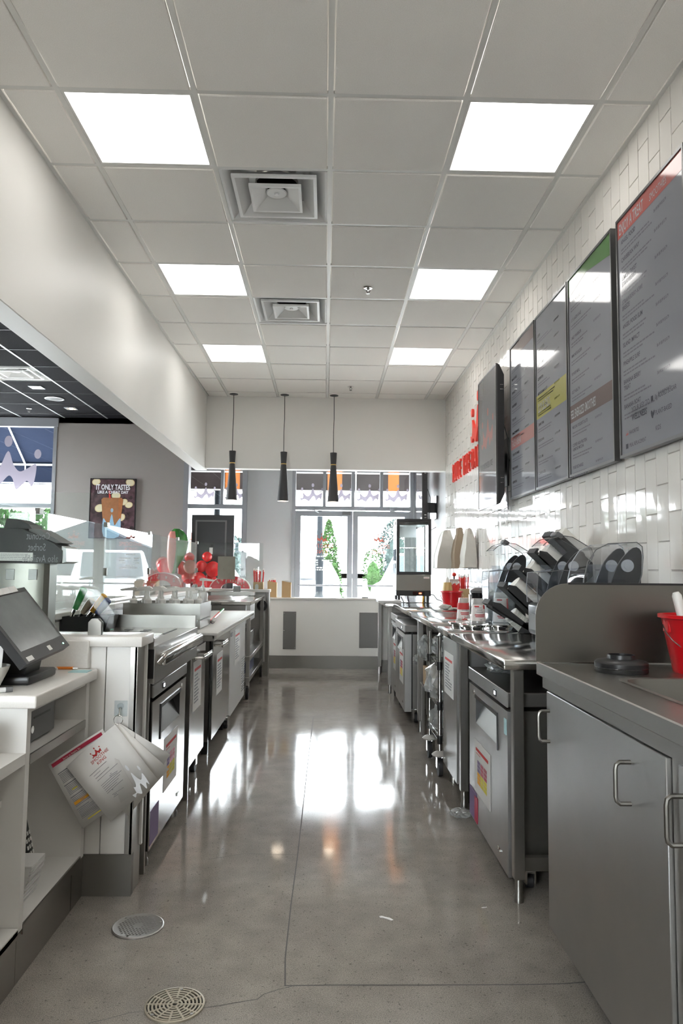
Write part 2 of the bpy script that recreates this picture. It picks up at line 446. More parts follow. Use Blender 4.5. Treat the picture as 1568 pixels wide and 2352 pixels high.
for r in range(-10, 10):
    ya = Y0+T*r; yb = min(ya+T, YF)
    for c in range(-3, 3):
        xa = max(c*T, XL); xb = min((c+1)*T, XR-.02)
        if c == -3: xa, xb = XL+.015, -2*T
        if (c, round(ya, 3)) in taken or ya < YB or yb-ya < .1: continue
        wd, dp = xb-xa-.034, yb-ya-.034; key = (round(wd, 3), round(dp, 3))
        if key not in tile_me:
            o = MB().box(-wd/2, wd/2, -dp/2, dp/2, 0, .018, .003, 1).build('ceiling_tile', 'ceiling_tile', ce, world=False, smooth=0); tile_me[key] = o.data
        else:
            o = bpy.data.objects.new('ceiling_tile', tile_me[key]); COL.objects.link(o); o.parent = ce
        o.location = ((xa+xb)/2, (ya+yb)/2, CEIL-.007+random.uniform(-.001, .001))
# ---- dining ceiling
cd = struct(B(XD, XL-.14, YB, YS, CEIL+.25, CEIL+.3).box(XL-.14, XR+.1, YF+.14, YS, CEIL+.02, CEIL+.07).build('ceiling_dining', 'ceiling_dark', recenter=False, smooth=0), 'dark charcoal suspended ceiling over the dining area', 'ceiling')
gx = [-1.936-T*k for k in range(0, 7)]; gy = [7.02+.6*k for k in range(-17, 6)]
g = MB()
for x in gx: g.box(x-.01, x+.01, YB, YS, CEIL-.002, CEIL+.012)
g.build('ceiling_grid', 'alu', cd, smooth=0, label='pale metal runners')
g = MB()
for y in gy: g.box(XD, XL-.14, y-.006, y+.006, CEIL-.001, CEIL+.012)
g.build('ceiling_grid', 'tee_dark', cd, smooth=0)
me_d = {}
xs = [XL-.14]+gx+[XD]; ys = [YB]+gy+[YS]
for xb, xa in zip(xs, xs[1:]):
    for ya, yb in zip(ys, ys[1:]):
        if abs(xb+3.155) < .02 and abs(ya-7.62) < .02: continue
        wd, dp = xb-xa-.024, yb-ya-.016; key = (round(wd, 2), round(dp, 2))
        if wd < .05 or dp < .05: continue
        if key not in me_d:
            o = MB().box(-wd/2, wd/2, -dp/2, dp/2, 0, .016).build('ceiling_tile', 'ceiling_dark', cd, world=False, smooth=0); me_d[key] = o.data
        else: o = bpy.data.objects.new('ceiling_tile', me_d[key]); COL.objects.link(o); o.parent = cd
        o.location = ((xa+xb)/2, (ya+yb)/2, CEIL+.003)

# ---- walls
struct(B(XL-.14, XL, YB, YF+.14, 2.443, CEIL+.25, .004, 1).build('wall_left', 'paint', recenter=False, smooth=0), 'white dropped bulkhead along the service side', 'wall')
struct(B(XL, XR, YF, YF+.14, 2.455, CEIL+.25, .004, 1).build('wall_far', 'paint', recenter=False, smooth=0), 'white dropped bulkhead above the far half wall', 'wall')
wr = struct(MB().box(XR, XR+.12, YB, YF+.02, -.05, CEIL+.3).build('wall_right', 'grout', recenter=False, smooth=0), 'wall of glossy off white tiles set upright', 'wall')
B(XR-.004, XR+.12, YF+.02, YS+.15, 0, CEIL+.3).build('plaster', 'paint_pale', wr, smooth=0)
# upright tiles 110 x 250 mm, half bond, each a piece; the largest in view single, the rest joined
TW, TH = .1095, .25; rnd = random.Random(3)
tl = []
k0 = int(math.floor((YB-3.056)/TW)); k1 = int((YF-3.056)/TW)
for k in range(k0, k1+1):
    ya = 3.056+TW*k; yb = min(ya+TW, YF+.01); zo = 3.123 if k % 2 == 0 else 3.248
    j = -14
    while zo+TH*j < CEIL:
        za, zb = max(zo+TH*j, .0), min(zo+TH*(j+1), CEIL+.02); j += 1
        if zb-za > .02: tl.append((ya+.0012, yb-.0012, za+.0012, zb-.0012))
def vis(t):
    y, z = (t[0]+t[1])/2, (t[2]+t[3])/2
    if y < 2.75 or z < .93: return 0
    if 2.75 < y < 5.5 and 1.83 < z < 2.93: return 0
    if z < 1.19 and y < 3.4: return 0
    return 1/(y*y)
tl.sort(key=vis, reverse=True)
def tile_box(mb, t):
    ya, yb, za, zb = t; e = .0022
    def xx(): return XR-.0075-rnd.uniform(0, .0016)
    a = [(XR, ya, za), (XR, yb, za), (XR, yb, zb), (XR, ya, zb)]
    f = [(xx(), ya+e, za+e), (xx(), yb-e, za+e), (xx(), yb-e, zb-e), (xx(), ya+e, zb-e)]
    mb.loft([a, f], True, True)
for t in tl[:296]:
    mb = MB(); tile_box(mb, t); mb.build('tile', 'wall_tile', wr, smooth=0)
mb = MB()
for t in tl[296:]: tile_box(mb, t)
o = mb.build('tile_field', 'wall_tile', wr, smooth=0); o['kind'] = 'stuff'
wd_ = struct(B(XD-.1, XD, YB, 8.3, -.05, CEIL+.3).box(XD-.1, XD, 8.3, YS, -.05, .45).box(XD-.1, XD, 8.3, YS, 3.1, CEIL+.3).build('wall_dining', 'paint_grey', recenter=False, smooth=0), 'side wall of the dining area with an unseen window added for daylight', 'wall')
wb_ = struct(B(XD-.1, -2.2, YB-.1, YB, -.05, CEIL+.3).box(-.95, XR+.1, YB-.1, YB, -.05, CEIL+.3).box(-2.2, -.95, YB-.1, YB, -.05, .45).box(-2.2, -.95, YB-.1, YB, 2.44, CEIL+.3).build('wall_back', 'paint', recenter=False, smooth=0), 'white rear wall with an unseen window opening added for fill daylight', 'wall')
ordn = ('first', 'second', 'third', 'fourth', 'fifth', 'sixth', 'seventh')
def added_win(n, label, P0, d, L, nrm, zt=3.1):
    P0, d, nrm = Vector(P0), Vector(d), Vector(nrm)
    wn = thing('window_%d' % n, label, 'window', (0, 0, 0), kind='structure')
    def slab(u0, u1, z0, z1, t0, t1, mb=None):
        a_, b2 = P0+d*u0+nrm*t0, P0+d*u1+nrm*t1; return (mb or MB()).box(min(a_.x, b2.x), max(a_.x, b2.x), min(a_.y, b2.y), max(a_.y, b2.y), z0, z1)
    mb = slab(0, .05, .45, zt, -.1, .01); slab(L-.05, L, .45, zt, -.1, .01, mb); slab(.05, L-.05, .45, .5, -.1, .01, mb); slab(.05, L-.05, zt-.05, zt, -.1, .01, mb); mb.build('window_frame', 'frame_alu', wn, smooth=0)
    slab(.05, L-.05, .5, zt-.05, -.05, -.044).build('pane', 'window_glass', wn, smooth=0)
for k in range(1): added_win(5+k, 'unseen window added to the dining side wall for daylight, next to the shop front', (XD, 8.3, 0), (0, 1, 0), 2.0, (1, 0, 0))  # added out of view to bring more daylight into the room
for k in range(2): added_win(6+k, 'unseen window added to the rear wall for fill daylight, %s' % ('dining side', 'aisle side')[k], (-2.2+k*.625, YB, 0), (1, 0, 0), .625, (0, 1, 0), 2.44)  # added behind the camera to light surfaces that face it
# ---- shop front wall with its openings
wf = MB()
WIN1 = (-6.1, -3.86); WIN2 = (-2.03, -1.125); DR = (-.485, 1.255); SD = (1.265, 1.455); WT = 3.28
wf.box(WIN1[1], WIN2[0], YS, YS+.15, 0, CEIL+.3)
wf.box(XD, WIN1[0], YS, YS+.15, 0, CEIL+.3); wf.box(XD, XR+.1, YS, YS+.15, WT, CEIL+.3)
wf = struct(wf.build('wall_front', 'paint_grey', recenter=False, smooth=0), 'taupe grey painted shop front wall with a framed poster', 'wall')
B(WIN2[1], DR[0], YS-.02, YS+.15, 0, WT).build('pier', 'paint_pale', wf, smooth=0, label='pale grey pier between window and doors')
B(SD[1], XR+.02, YS-.01, YS+.15, 0, WT).build('jamb', 'paint_pale', wf, smooth=0)
def decal_crown(parent, cx, cz, wd, y, material='decal', flip=1):
    MB().flat(CROWN, (cx, y, cz), (flip, 0, 0), (0, 0, 1), wd).build('crown_decal', material, parent, smooth=0, label='lilac crown decal' if material == 'decal' else 'coral crown decal')
def frame(x0, x1, z0, z1, wdt, y0, y1): return MB().box(x0, x0+wdt, y0, y1, z0, z1).box(x1-wdt, x1, y0, y1, z0, z1).box(x0+wdt, x1-wdt, y0, y1, z1-wdt, z1).box(x0+wdt, x1-wdt, y0, y1, z0, z0+wdt)
def pane(p, x0, x1, z0, z1, y): return B(x0, x1, y, y+.006, z0, z1).build('pane', 'window_glass', p, smooth=0)
FY0, FY1, GY = YS-.01, YS+.11, YS+.05
# window 1 (dining, big)
w1 = thing('window_1', 'tall dining window with a large lilac crown decal', 'window', (0, 0, 0), kind='structure')
fr = frame(WIN1[0], WIN1[1], .1, WT, .05, FY0, FY1); fr.box(WIN1[0]+.05, WIN1[1]-.05, FY0+.02, FY1-.02, 2.06, 2.12); fr.box(-5.06, -5.0, FY0+.02, FY1-.02, .15, 2.06)
fr.build('window_frame', 'frame_alu', w1, smooth=0)
pane(w1, WIN1[0]+.05, WIN1[1]-.05, 2.12, WT-.05, GY); pane(w1, WIN1[0]+.05, -5.06, .15, 2.06, GY); pane(w1, -5.0, WIN1[1]-.05, .15, 2.06, GY)
decal_crown(w1, -4.65, 2.60, 1.0, GY-.004)
B(WIN1[0], WIN1[1]+.02, YS-.035, YS-.012, WT-.06, CEIL-.01).build('head_trim', 'frame_alu', w1, smooth=0)
# window 2
w2 = thing('window_2', 'narrow shop window with two crowns in its fanlight beside the pale pier', 'window', (0, 0, 0), kind='structure')
a, b_ = WIN2; xm = -1.49
fr = frame(a, b_, .1, WT, .07, FY0-.05, FY1); fr.box(a+.07, b_-.07, FY0-.03, FY1-.02, 2.075, 2.135); fr.box(xm-.02, xm+.02, FY0, FY1-.02, 2.135, WT-.07)
fr.build('window_frame', 'frame_alu', w2, smooth=0)
pane(w2, a+.07, xm-.02, 2.135, WT-.07, GY); pane(w2, xm+.02, b_-.07, 2.135, WT-.07, GY); pane(w2, a+.07, b_-.07, .17, 2.075, GY)
decal_crown(w2, -1.755, 2.305, .30, GY-.004); decal_crown(w2, -1.315, 2.30, .30, GY-.004)
# fanlight over the doors
w3 = thing('window_3', 'fanlight of four panes with lilac crowns above the entrance doors', 'window', (0, 0, 0), kind='structure')
a, b_ = DR
fr = frame(a, b_, 2.075, WT, .05, FY0-.04, FY1)
mx_ = [a+.05+(b_-a-.1)*i/4 for i in range(5)]
for x in mx_[1:4]: fr.box(x-.022, x+.022, FY0-.02, FY1-.02, 2.125, WT-.05)
fr.build('window_frame', 'frame_alu', w3, smooth=0)
for i in range(4):
    pane(w3, mx_[i]+(.022 if i else 0), mx_[i+1]-(.022 if i < 3 else 0), 2.125, WT-.05, GY)
    decal_crown(w3, (mx_[i]+mx_[i+1])/2+.01, 2.30, .325, GY-.004)
# side light
w4 = thing('window_4', 'slim sidelight between doors and right wall', 'window', (0, 0, 0), kind='structure')
fr = frame(SD[0], SD[1], .1, WT, .035, FY0, FY1); fr.box(SD[0]+.035, SD[1]-.035, FY0+.02, FY1-.02, 2.09, 2.13); fr.build('window_frame', 'frame_alu', w4, smooth=0)
pane(w4, SD[0]+.035, SD[1]-.035, .135, 2.09, GY); pane(w4, SD[0]+.035, SD[1]-.035, 2.13, WT-.035, GY)
# doors
a, b_ = DR; xmid = .384
B(a, a+.05, FY0-.04, FY1, 0, 2.075).box(b_-.05, b_, FY0-.04, FY1, 0, 2.075).build('jamb', 'frame_alu', wf, smooth=0)
def door(n, x0, x1, side, label):
    d = thing('door_%d' % n, label, 'door', (0, 0, 0), kind='structure')
    frame(x0, x1, .01, 2.06, .075, FY0-.01, FY0+.045).build('door_frame', 'frame_alu', d, smooth=0)
    pane(d, x0+.075, x1-.075, .085, 1.985, FY0+.015)
    bar = MB().tube([(x0+.05, FY0-.07, 1.0), (x1-.05, FY0-.07, 1.0)], .013, 8)
    for x in (x0+.05, x1-.05): bar.cyl((x, FY0-.07, 1.0), (x, FY0-.01, 1.0), .012, n=8)
    bar.build('push_bar', 'frame_alu', d)
    cx = x0+.17 if side < 0 else x1-.2
    MB().box(cx-.09, cx+.09, FY0-.09, FY0-.045, 2.075, 2.115, .004, 1).tube([(cx, FY0-.07, 2.075), (cx+.1*(-side), FY0-.16, 2.055), (cx+.16, FY0-.06, 2.03)], .008, 6).build('door_closer', 'frame_alu', d)
    return d
d1 = door(1, a+.052, xmid-.002, -1, 'glazed aluminium entrance door with opening hours on the glass')
d2 = door(2, xmid+.002, b_-.052, 1, 'glazed aluminium entrance door beside the drinks cooler')
B(xmid-.15, xmid-.03, FY0-.045, FY0-.012, 2.0, 2.055, .004, 1).build('door_sensor', 'grey_plastic', d1)
MB().cyl((xmid-.04, FY0-.03, .80), (xmid-.04, FY0-.01, .80), .018, n=14).build('lock', 'chrome', d1)
for d, cx in ((d1, -.045), (d2, .765)):
    yy = FY0+.011
    decal_crown(d, cx, 1.665, .15, yy, 'decal_red', -1)
    mb = MB(); mb.text('SMOOTHIE', .085, (cx+.16, yy, 1.53), (-1, 0, 0), (0, 0, 1), sx=.78, shear=.15); mb.text('KING', .085, (cx+.08, yy, 1.45), (-1, 0, 0), (0, 0, 1), sx=.9, shear=.15)
    mb.build('door_lettering', 'decal_red', d, smooth=0)
mb = MB(); rnd2 = random.Random(11)
for z, xa, wd in ((1.40, .055, .14), (1.345, .15, .18), (1.345, -.06, .10), (1.312, .15, .10), (1.312, -.06, .08), (1.28, .15, .10), (1.28, -.06, .08), (1.24, .06, .14), (1.21, .15, .27)):
    mb.words((-.045+xa, FY0+.011, z), (-1, 0, 0), (0, 0, 1), wd, .02, rnd2, .02, .05, .2)
mb.build('hours_lettering', 'decal_white', d1, smooth=0)

# ---- low walls of the service side
sv = thing('wall_service', 'low white service wall carrying the glass screen', 'wall', (0, 0, 0), kind='structure')
B(-1.75, -1.37, 3.0, 8.66, 0, .965).build('core', 'melamine', sv, smooth=0)
B(-1.79, -1.35, 3.0, 8.68, .965, 1.0, .004, 1).build('cap', 'quartz', sv)
for k in range(5): B(-1.372, -1.364, 3.1+k*1.1, 4.18+k*1.1, .16, .955).build('panel', 'melamine', sv, smooth=0)
cl = thing('wall_column', 'white panelled wall end with stone cap beside the till counter', 'wall', (0, 0, 0), kind='structure')
B(-1.75, -.73, 2.87, 3.0, 0, .93).build('core', 'melamine', cl, smooth=0)
B(-1.6, -.846, 2.85, 2.872, .152, .93).build('panel', 'melamine', cl, smooth=0); B(-.842, -.748, 2.85, 2.872, .152, .93).build('panel', 'melamine', cl, smooth=0)
MB().box(-.75, -.724, 2.845, 2.868, .0, .93).box(-.732, -.722, 2.845, 2.97, 0, .93).build('corner_guard', 'steel', cl, smooth=0)
B(-.722, -.712, 2.95, 2.968, .15, .93).build('trim', 'melamine', cl, smooth=0)
B(-1.6, -.72, 2.842, 2.87, 0, .152).build('kick_plate', 'steel_dull', cl, smooth=0)
B(-1.8, -.705, 2.835, 3.03, .93, .97, .004, 2).build('cap', 'quartz', cl)
B(-1.45, -.905, 2.822, 2.848, .848, .955, .003, 1).build('upstand', 'quartz', cl)
p2_ = thing('wall_end', 'low white wall end with steel corner strip and straw boxes on it', 'wall', (0, 0, 0), kind='structure')
B(-1.75, -.672, 8.52, 8.66, .15, .952).build('core', 'melamine', p2_, smooth=0)
B(-.69, -.655, 8.505, 8.67, .15, .952).build('corner_guard', 'steel_dark', p2_, smooth=0)
B(-1.78, -.645, 8.49, 8.68, .952, .988, .004, 1).build('cap', 'quartz', p2_)
B(-1.7, -.655, 8.5, 8.665, 0, .15).build('kick_plate', 'steel_dull', p2_, smooth=0)
hw = thing('wall_half', 'low white half wall with two grey plates and steel kick strip', 'wall', (0, 0, 0), kind='structure')
B(-1.0, .67, 9.09, 9.2, .155, .85).build('core', 'paint', hw, smooth=0)
B(-1.0, .68, 9.07, 9.24, .85, .872, .003, 1).build('cap', 'quartz', hw)
B(-1.0, .67, 9.08, 9.2, 0, .155).build('kick_plate', 'steel_dull', hw, smooth=0)
B(-.517, -.357, 9.083, 9.09, .233, .697).build('wall_plate', 'kickplate', hw, smooth=0); B(.433, .663, 9.083, 9.09, .257, .693).build('wall_plate', 'kickplate', hw, smooth=0)
mb = MB()
for x in (-.505, -.369):
    for z in (.25, .465, .68): mb.cyl((x, 9.079, z), (x, 9.084, z), .005, n=8)
mb.build('screw', 'chrome', hw)
wc = thing('wall_return', 'white wall return at the end of the right counter', 'wall', (0, 0, 0), kind='structure')
B(.665, 1.47, 8.78, 9.2, .15, .83).build('core', 'paint', wc, smooth=0); B(.65, 1.47, 8.76, 9.22, .83, .86, .003, 1).build('cap', 'quartz', wc); B(.66, 1.47, 8.77, 9.2, 0, .15).build('kick_plate', 'steel_dull', wc, smooth=0)
# ---- sneeze guard glass
gl = thing('sneeze_guard', 'long frameless glass sneeze guard along the service counter', 'glass screen', (GX, 5.7, 1.0))
gy_ = [2.95, 3.57, 4.67, 5.80, 6.9, 7.95]
for ya, yb in zip(gy_, gy_[1:]):
    B(GX-.003, GX+.003, ya+.004, yb-.004, 1.01, 1.505).build('pane', 'glass', gl, smooth=0)
B(GX+.006, -.685, 7.947, 7.953, 1.01, 1.508).build('pane', 'glass', gl, smooth=0)
for y in gy_[1:]:
    for z0_, z1_, hw_ in ((1.492, 1.522, .028), (1.0, 1.05, .02), (1.18, 1.23, .012)): B(GX-.012, GX+.012, y-hw_, y+hw_, z0_, z1_, .002, 1).build('clamp', 'brushed', gl)
gf = thing('sneeze_guard', 'upright glass panel with handwriting in front of the ice machine', 'glass screen', (-1.1, 2.9, .97))
B(-1.40, -.834, 2.897, 2.903, .975, 1.534).build('pane', 'glass', gf, smooth=0)
MB().prism([(-.93, 2.885, .97), (-.88, 2.885, .97), (-.88, 2.885, 1.02), (-.893, 2.885, 1.034), (-.917, 2.885, 1.034), (-.93, 2.885, 1.02)], (0, .01, 0)).prism([(-.93, 2.905, .97), (-.88, 2.905, .97), (-.88, 2.905, 1.02), (-.893, 2.905, 1.034), (-.917, 2.905, 1.034), (-.93, 2.905, 1.02)], (0, .01, 0)).build('bracket', 'brushed', gf, smooth=0)
mb = MB()
for s_, z, x in (('Coconut', 1.345, -1.10), ('Sorbet', 1.30, -1.115), ('also Available', 1.255, -1.065)): mb.text(s_, .042, (x, 2.904, z), (-1, 0, 0), (0, 0, 1), sx=.62)
mb.build('handwriting', 'ink_grey', gf, smooth=0)
# ================================================================ ceiling fittings
names = {0: 'nearest the wall end column', 3: 'midway', 6: 'by the pendants'}
pl = {(-1, 0): 'square lit ceiling panel above the ice bin', (1, 0): 'square lit ceiling panel above the sink', (-1, 3): 'square lit ceiling panel above the white worktop', (1, 3): 'square lit ceiling panel beside the menu screens', (-1, 6): 'square lit ceiling panel between bulkhead and pendants', (1, 6): 'square lit ceiling panel beside the red wall lettering'}
for r_, nm in ((-3, 'first'), (-5, 'second'), (-7, 'last')):
    for s_, sd in ((-1, 'till'), (1, 'sink')): pl[(s_, r_)] = 'unseen ceiling panel added as fill light in the %s rear row, %s side' % (nm, sd)
for i, (s, y) in enumerate(panels):
    r = round((y-Y0)/T); cx = s*1.5*T; cy = y+T/2
    t = thing('ceiling_light', pl[(s, r)], 'ceiling light', (cx, cy, CEIL), group='flat ceiling light panels')
    h = T/2-.013
    MB().box(-h, h, -h, -h+.012, -.001, .012).box(-h, h, h-.012, h, -.001, .012).box(-h, -h+.012, -h+.012, h-.012, -.001, .012).box(h-.012, h, -h+.012, h-.012, -.001, .012).build('frame', 'ceiling_tee', t, world=False, smooth=0)
    B(-h+.012, h-.012, -h+.012, h-.012, .002, .008).build('diffuser', 'lamp_panel', t, world=False, smooth=0)
def air(x, y, label, mname='enamel_white'):
    t = thing('air_diffuser', label, 'air vent', (x, y, CEIL), group='square ceiling air vents')
    def ring(h, z): return [(-h, -h, z), (h, -h, z), (h, h, z), (-h, h, z)]
    h = T/2-.014
    MB().loft([ring(h, -.003), ring(h, .004), ring(h-.014, .006), ring(h-.10, .085), ring(.115, .095)], True, False).build('pan', mname, t, world=False, smooth=0)
    MB().loft([ring(.232, .012), ring(.232, -.004), ring(.214, -.004), ring(.15, .062), ring(.155, .066)], True, False).build('outer_cone', mname, t, world=False, smooth=0)
    mb = MB().loft([ring(.145, .006), ring(.145, -.012), ring(.13, -.012), ring(.05, .042)], True, False); mb.lathe([(.06, .03), (.055, .024), (.014, .024), (.012, .016), (.0, .015)], n=20, cap=False)
    mb.build('inner_cone', mname, t, world=False, smooth=30)
    MB().lathe([(.12, .08), (.115, .18), (.0, .18)], n=28, cap=False).build('duct', 'duct_dark', t, world=False)
    MB().lathe([(.123, .07), (.123, .10)], n=28, cap=False).build('collar', 'steel_flat', t, world=False)
air(-T/2, diff[0][1]+T/2, 'white square air vent between the lit panels above the aisle')
air(-T/2, diff[1][1]+T/2, 'white square air vent facing the sprinkler head')
air(-3.155-T/2, 7.92, 'white square air vent in the dark ceiling')
def sprinkler(x, y, label):
    t = thing('sprinkler', label, 'sprinkler', (x, y, CEIL-.008))
    MB().lathe([(.028, .004), (.037, -.002), (.030, -.006), (.016, -.004), (.016, .0)], n=20).build('escutcheon', 'chrome', t, world=False)
    MB().cyl((0, 0, 0), (0, 0, -.018), .009, n=10).tube([(-.012, 0, -.014), (-.014, 0, -.025), (0, 0, -.042)], .003, 6).tube([(.012, 0, -.014), (.014, 0, -.025), (0, 0, -.042)], .003, 6).cyl((0, 0, -.042), (0, 0, -.045), .015, n=12).build('head', 'steel_dark', t, world=False)
sprinkler(.297, 5.27, 'chrome sprinkler head facing the second air vent')
sprinkler(.27, 8.23, 'small sprinkler head near the right hand pendant lamp')
sprinkler(-4.02, 9.68, 'white sprinkler head in the dark dining ceiling')
for x, y, lb in ((-3.46, 8.52, 'square recessed downlight next to the dark ceiling vent'), (-3.45, 9.66, 'square recessed downlight close to the taupe wall')):
    t = thing('downlight', lb, 'downlight', (x, y, CEIL), group='recessed downlights in the dark ceiling')
    MB().box(-.075, .075, -.075, -.05, -.006, .003).box(-.075, .075, .05, .075, -.006, .003).box(-.075, -.05, -.05, .05, -.006, .003).box(.05, .075, -.05, .05, -.006, .003).build('trim_ring', 'alu', t, world=False, smooth=0)
    B(-.05, .05, -.05, .05, -.0015, .002).build('reflector', 'alu', t, world=False, smooth=0)
    MB().sph((0, 0, -.004), .028, (1, 1, .4), 12, 8).build('bulb', 'lamp_small', t, world=False)
t = thing('ceiling_speaker', 'round flush loudspeaker between the recessed downlights', 'speaker', (-3.465, 9.1, CEIL))
MB().lathe([(.115, .003), (.12, -.005), (.105, -.008), (.10, -.004)], n=32, cap=False).build('rim', 'alu', t, world=False)
MB().lathe([(.10, -.004), (.02, -.006), (0, -.006)], n=32, cap=False).build('grille', 'grey_plastic', t, world=False)

# ================================================================ pendants
def pendant(x, y, zt, label):
    t = thing('pendant_lamp', label, 'pendant lamp', (x, y, 0), group='black pendant lamps')
    z0 = zt-.60
    MB().lathe([(.004, CEIL), (.052, CEIL), (.052, CEIL-.012), (.03, CEIL-.018), (.0, CEIL-.018)], n=24, cap=False).build('canopy', 'black', t, world=False)
    MB().tube([(0, 0, CEIL-.01), (.003, 0, CEIL-.3), (-.003, 0, zt+.25), (-.002, 0, zt)], .0045, 6).build('cord', 'black', t, world=False)
    sh = MB().lathe([(.0, zt), (.041, zt), (.033, zt-.145), (.0325, zt-.15), (.069, z0), (.066, z0+.004), (.028, zt-.16), (.0, zt-.16)], n=28, cap=False).build('shade', 'pendant_shade', t, world=False)
    MB().lathe([(.034, zt-.142), (.036, zt-.145), (.036, zt-.150), (.034, zt-.153)], n=28, cap=False).build('brass_ring', 'gold', t, world=False)
    MB().lathe([(.0655, z0+.003), (.03, zt-.165), (0, zt-.165)], n=28, cap=False).build('shade_liner', 'pendant_inner', t, world=False)
pendant(-1.14, 8.68, 2.647, 'black hourglass pendant lamp hanging in front of the shop window')
pendant(-.52, 8.68, 2.643, 'black hourglass pendant lamp hanging in front of the pale pier')
pendant(.083, 8.68, 2.64, 'black hourglass pendant lamp hanging in front of the doors')

# ================================================================ menu screens on the tiled wall
XM = 1.42; ND = (0, -1, 0); UPV = (0, 0, 1); rm = random.Random(5)
def screen(ya, yb, label, fill, group='wall of portrait menu screens'):
    t = thing('menu_screen', label, 'menu screen', (XM+.03, (ya+yb)/2, 1.785), group=group)
    za, zb = 1.785, 2.972
    MB().box(XM, XM+.035, ya, ya+.012, za, zb).box(XM, XM+.035, yb-.012, yb, za, zb).box(XM, XM+.035, ya+.012, yb-.012, za, za+.014).box(XM, XM+.035, ya+.012, yb-.012, zb-.014, zb).build('bezel', 'display_frame', t, smooth=0)
    B(XM+.03, XM+.044, ya+.04, yb-.04, za+.05, zb-.05).build('housing', 'black', t, smooth=0)
    g = B(XM+.006, XM+.03, ya+.012, yb-.012, za+.014, zb-.014).build('display', 'screen_menu', t, smooth=0)
    fill(t, g, ya, yb, za, zb)
PX = XM+.0052
def items(mb, lst, yb, z0, dz, size=.03, prices=True, pr='$6.49 $8.99 $10.79'):
    z = z0
    for nm in lst:
        mb.mi = 0
        for part in nm.split('|'):
            mb.text(part, size, (PX, yb-.05, z), ND, UPV, sx=.82, bold=.0004); z -= size*.95
        zz = z+size*.15
        mb.mi = 1
        for q in range(2): mb.words((PX, yb-.05, zz-.008-.017*q), ND, UPV, rm.uniform(.2, .36), .0075, rm, .012, .04, .3)
        if prices: mb.mi = 0; mb.text(pr, size*.66, (PX, yb-.40, zz+.012), ND, UPV, sx=.72); mb.mi = 1
        z = zz-.017*2-dz
    return z
def band(t, ya, yb, za, zb, m): return MB().poly([(PX, yb-.012, za), (PX, ya+.012, za), (PX, ya+.012, zb), (PX, yb-.012, zb)]).build('title_band', m, t, smooth=0)
PX0 = PX
def fill4(t, g, ya, yb, za, zb):
    band(g, ya, yb, 2.87, 2.958, 'screen_red')
    mb = MB(); mb.text('ENJOY A TREAT', .075, (PX-.0004, yb-.03, 2.885), ND, UPV, sx=.50, bold=.0008); mb.build('title', 'screen_pale', g, smooth=0); MB().text('SMOOTHIES', .05, (PX-.0004, yb-.36, 2.888), ND, UPV, sx=.6).build('title', 'screen_pale', g, smooth=0)
    mb = MB(); items(mb, ['ANGEL FOOD', 'CARIBBEAN WAY', 'LEMON TWIST|STRAWBERRY', 'STRAWBERRY-KIWI|BREEZE', 'ANGEL FOOD SLIM', 'ISLAND IMPACT', 'PINEAPPLE SURF', 'BANANA BERRY|TREAT', 'BANANA BOAT'], yb, 2.83, .032, .031)
    mb.mi = 0; mb.text('YOUR KEY TO', .034, (PX, yb-.13, 1.985), ND, UPV, sx=.85); mb.text('WELLNESS', .042, (PX, yb-.13, 1.945), ND, UPV, sx=.8, bold=.001)
    mb.text('0g ADDED SUGAR', .03, (PX, yb-.37, 1.99), ND, UPV, sx=.8); mb.text('PLANT-BASED', .03, (PX, yb-.37, 1.92), ND, UPV, sx=.8); mb.text('FAVORITES', .026, (PX, yb-.10, 1.885), ND, UPV, sx=.8); mb.text('MEAL REPLACEMENT', .026, (PX, yb-.10, 1.825), ND, UPV, sx=.72); mb.text('KIDS', .03, (PX, yb-.37, 1.852), ND, UPV, sx=.8)
    mb.flat([ell(0, 0, .010, .02, 10, .4), ell(.016, .004, .007, .014, 10, -.5)], (PX, yb-.34, 1.93), ND, UPV); mb.box(PX, PX+.0003, yb-.352, yb-.332, 1.988, 2.012); mb.box(PX, PX+.0003, yb-.085, yb-.06, 1.822, 1.845)
    mb.build('menu_text', ['screen_print', 'screen_print_soft'], g, smooth=0)['kind'] = 'stuff'
    MB().flat(CROWN, (PX, yb-.075, 1.893), ND, UPV, .03).build('crown_mark', 'screen_red', g, smooth=0)
def fill3(t, g, ya, yb, za, zb):
    MB().poly([(PX, yb-.012, zb-.014), (PX, ya+.012, zb-.014), (PX, ya+.012, zb-.13), (PX, yb-.3, zb-.075), (PX, yb-.012, zb-.12)]).build('title_band', 'screen_green', g, smooth=0)
    band(g, ya, yb, 2.10, 2.20, 'screen_brown')
    MB().text('FEEL ENERGIZED SMOOTHIES', .07, (PX-.0004, yb-.025, 2.122), ND, UPV, sx=.42, bold=.001).build('title', 'screen_pale', g, smooth=0)
    mb = MB(); items(mb, ['GREEK YOGURT', 'COLLAGEN KALE', 'DAILY WARRIOR', 'IMMUNE BUILDER', 'POWER MEAL', 'GUT HEALTH'], yb, 2.80, .052, .026)
    items(mb, ['MOCHA YOGURT D-LITE', 'COFFEE HIGH PROTEIN|ALMOND MOCHA', 'PURE RECHARGE'], yb, 2.06, .05, .026); mb.build('menu_text', ['screen_print', 'screen_print_soft'], g, smooth=0)['kind'] = 'stuff'
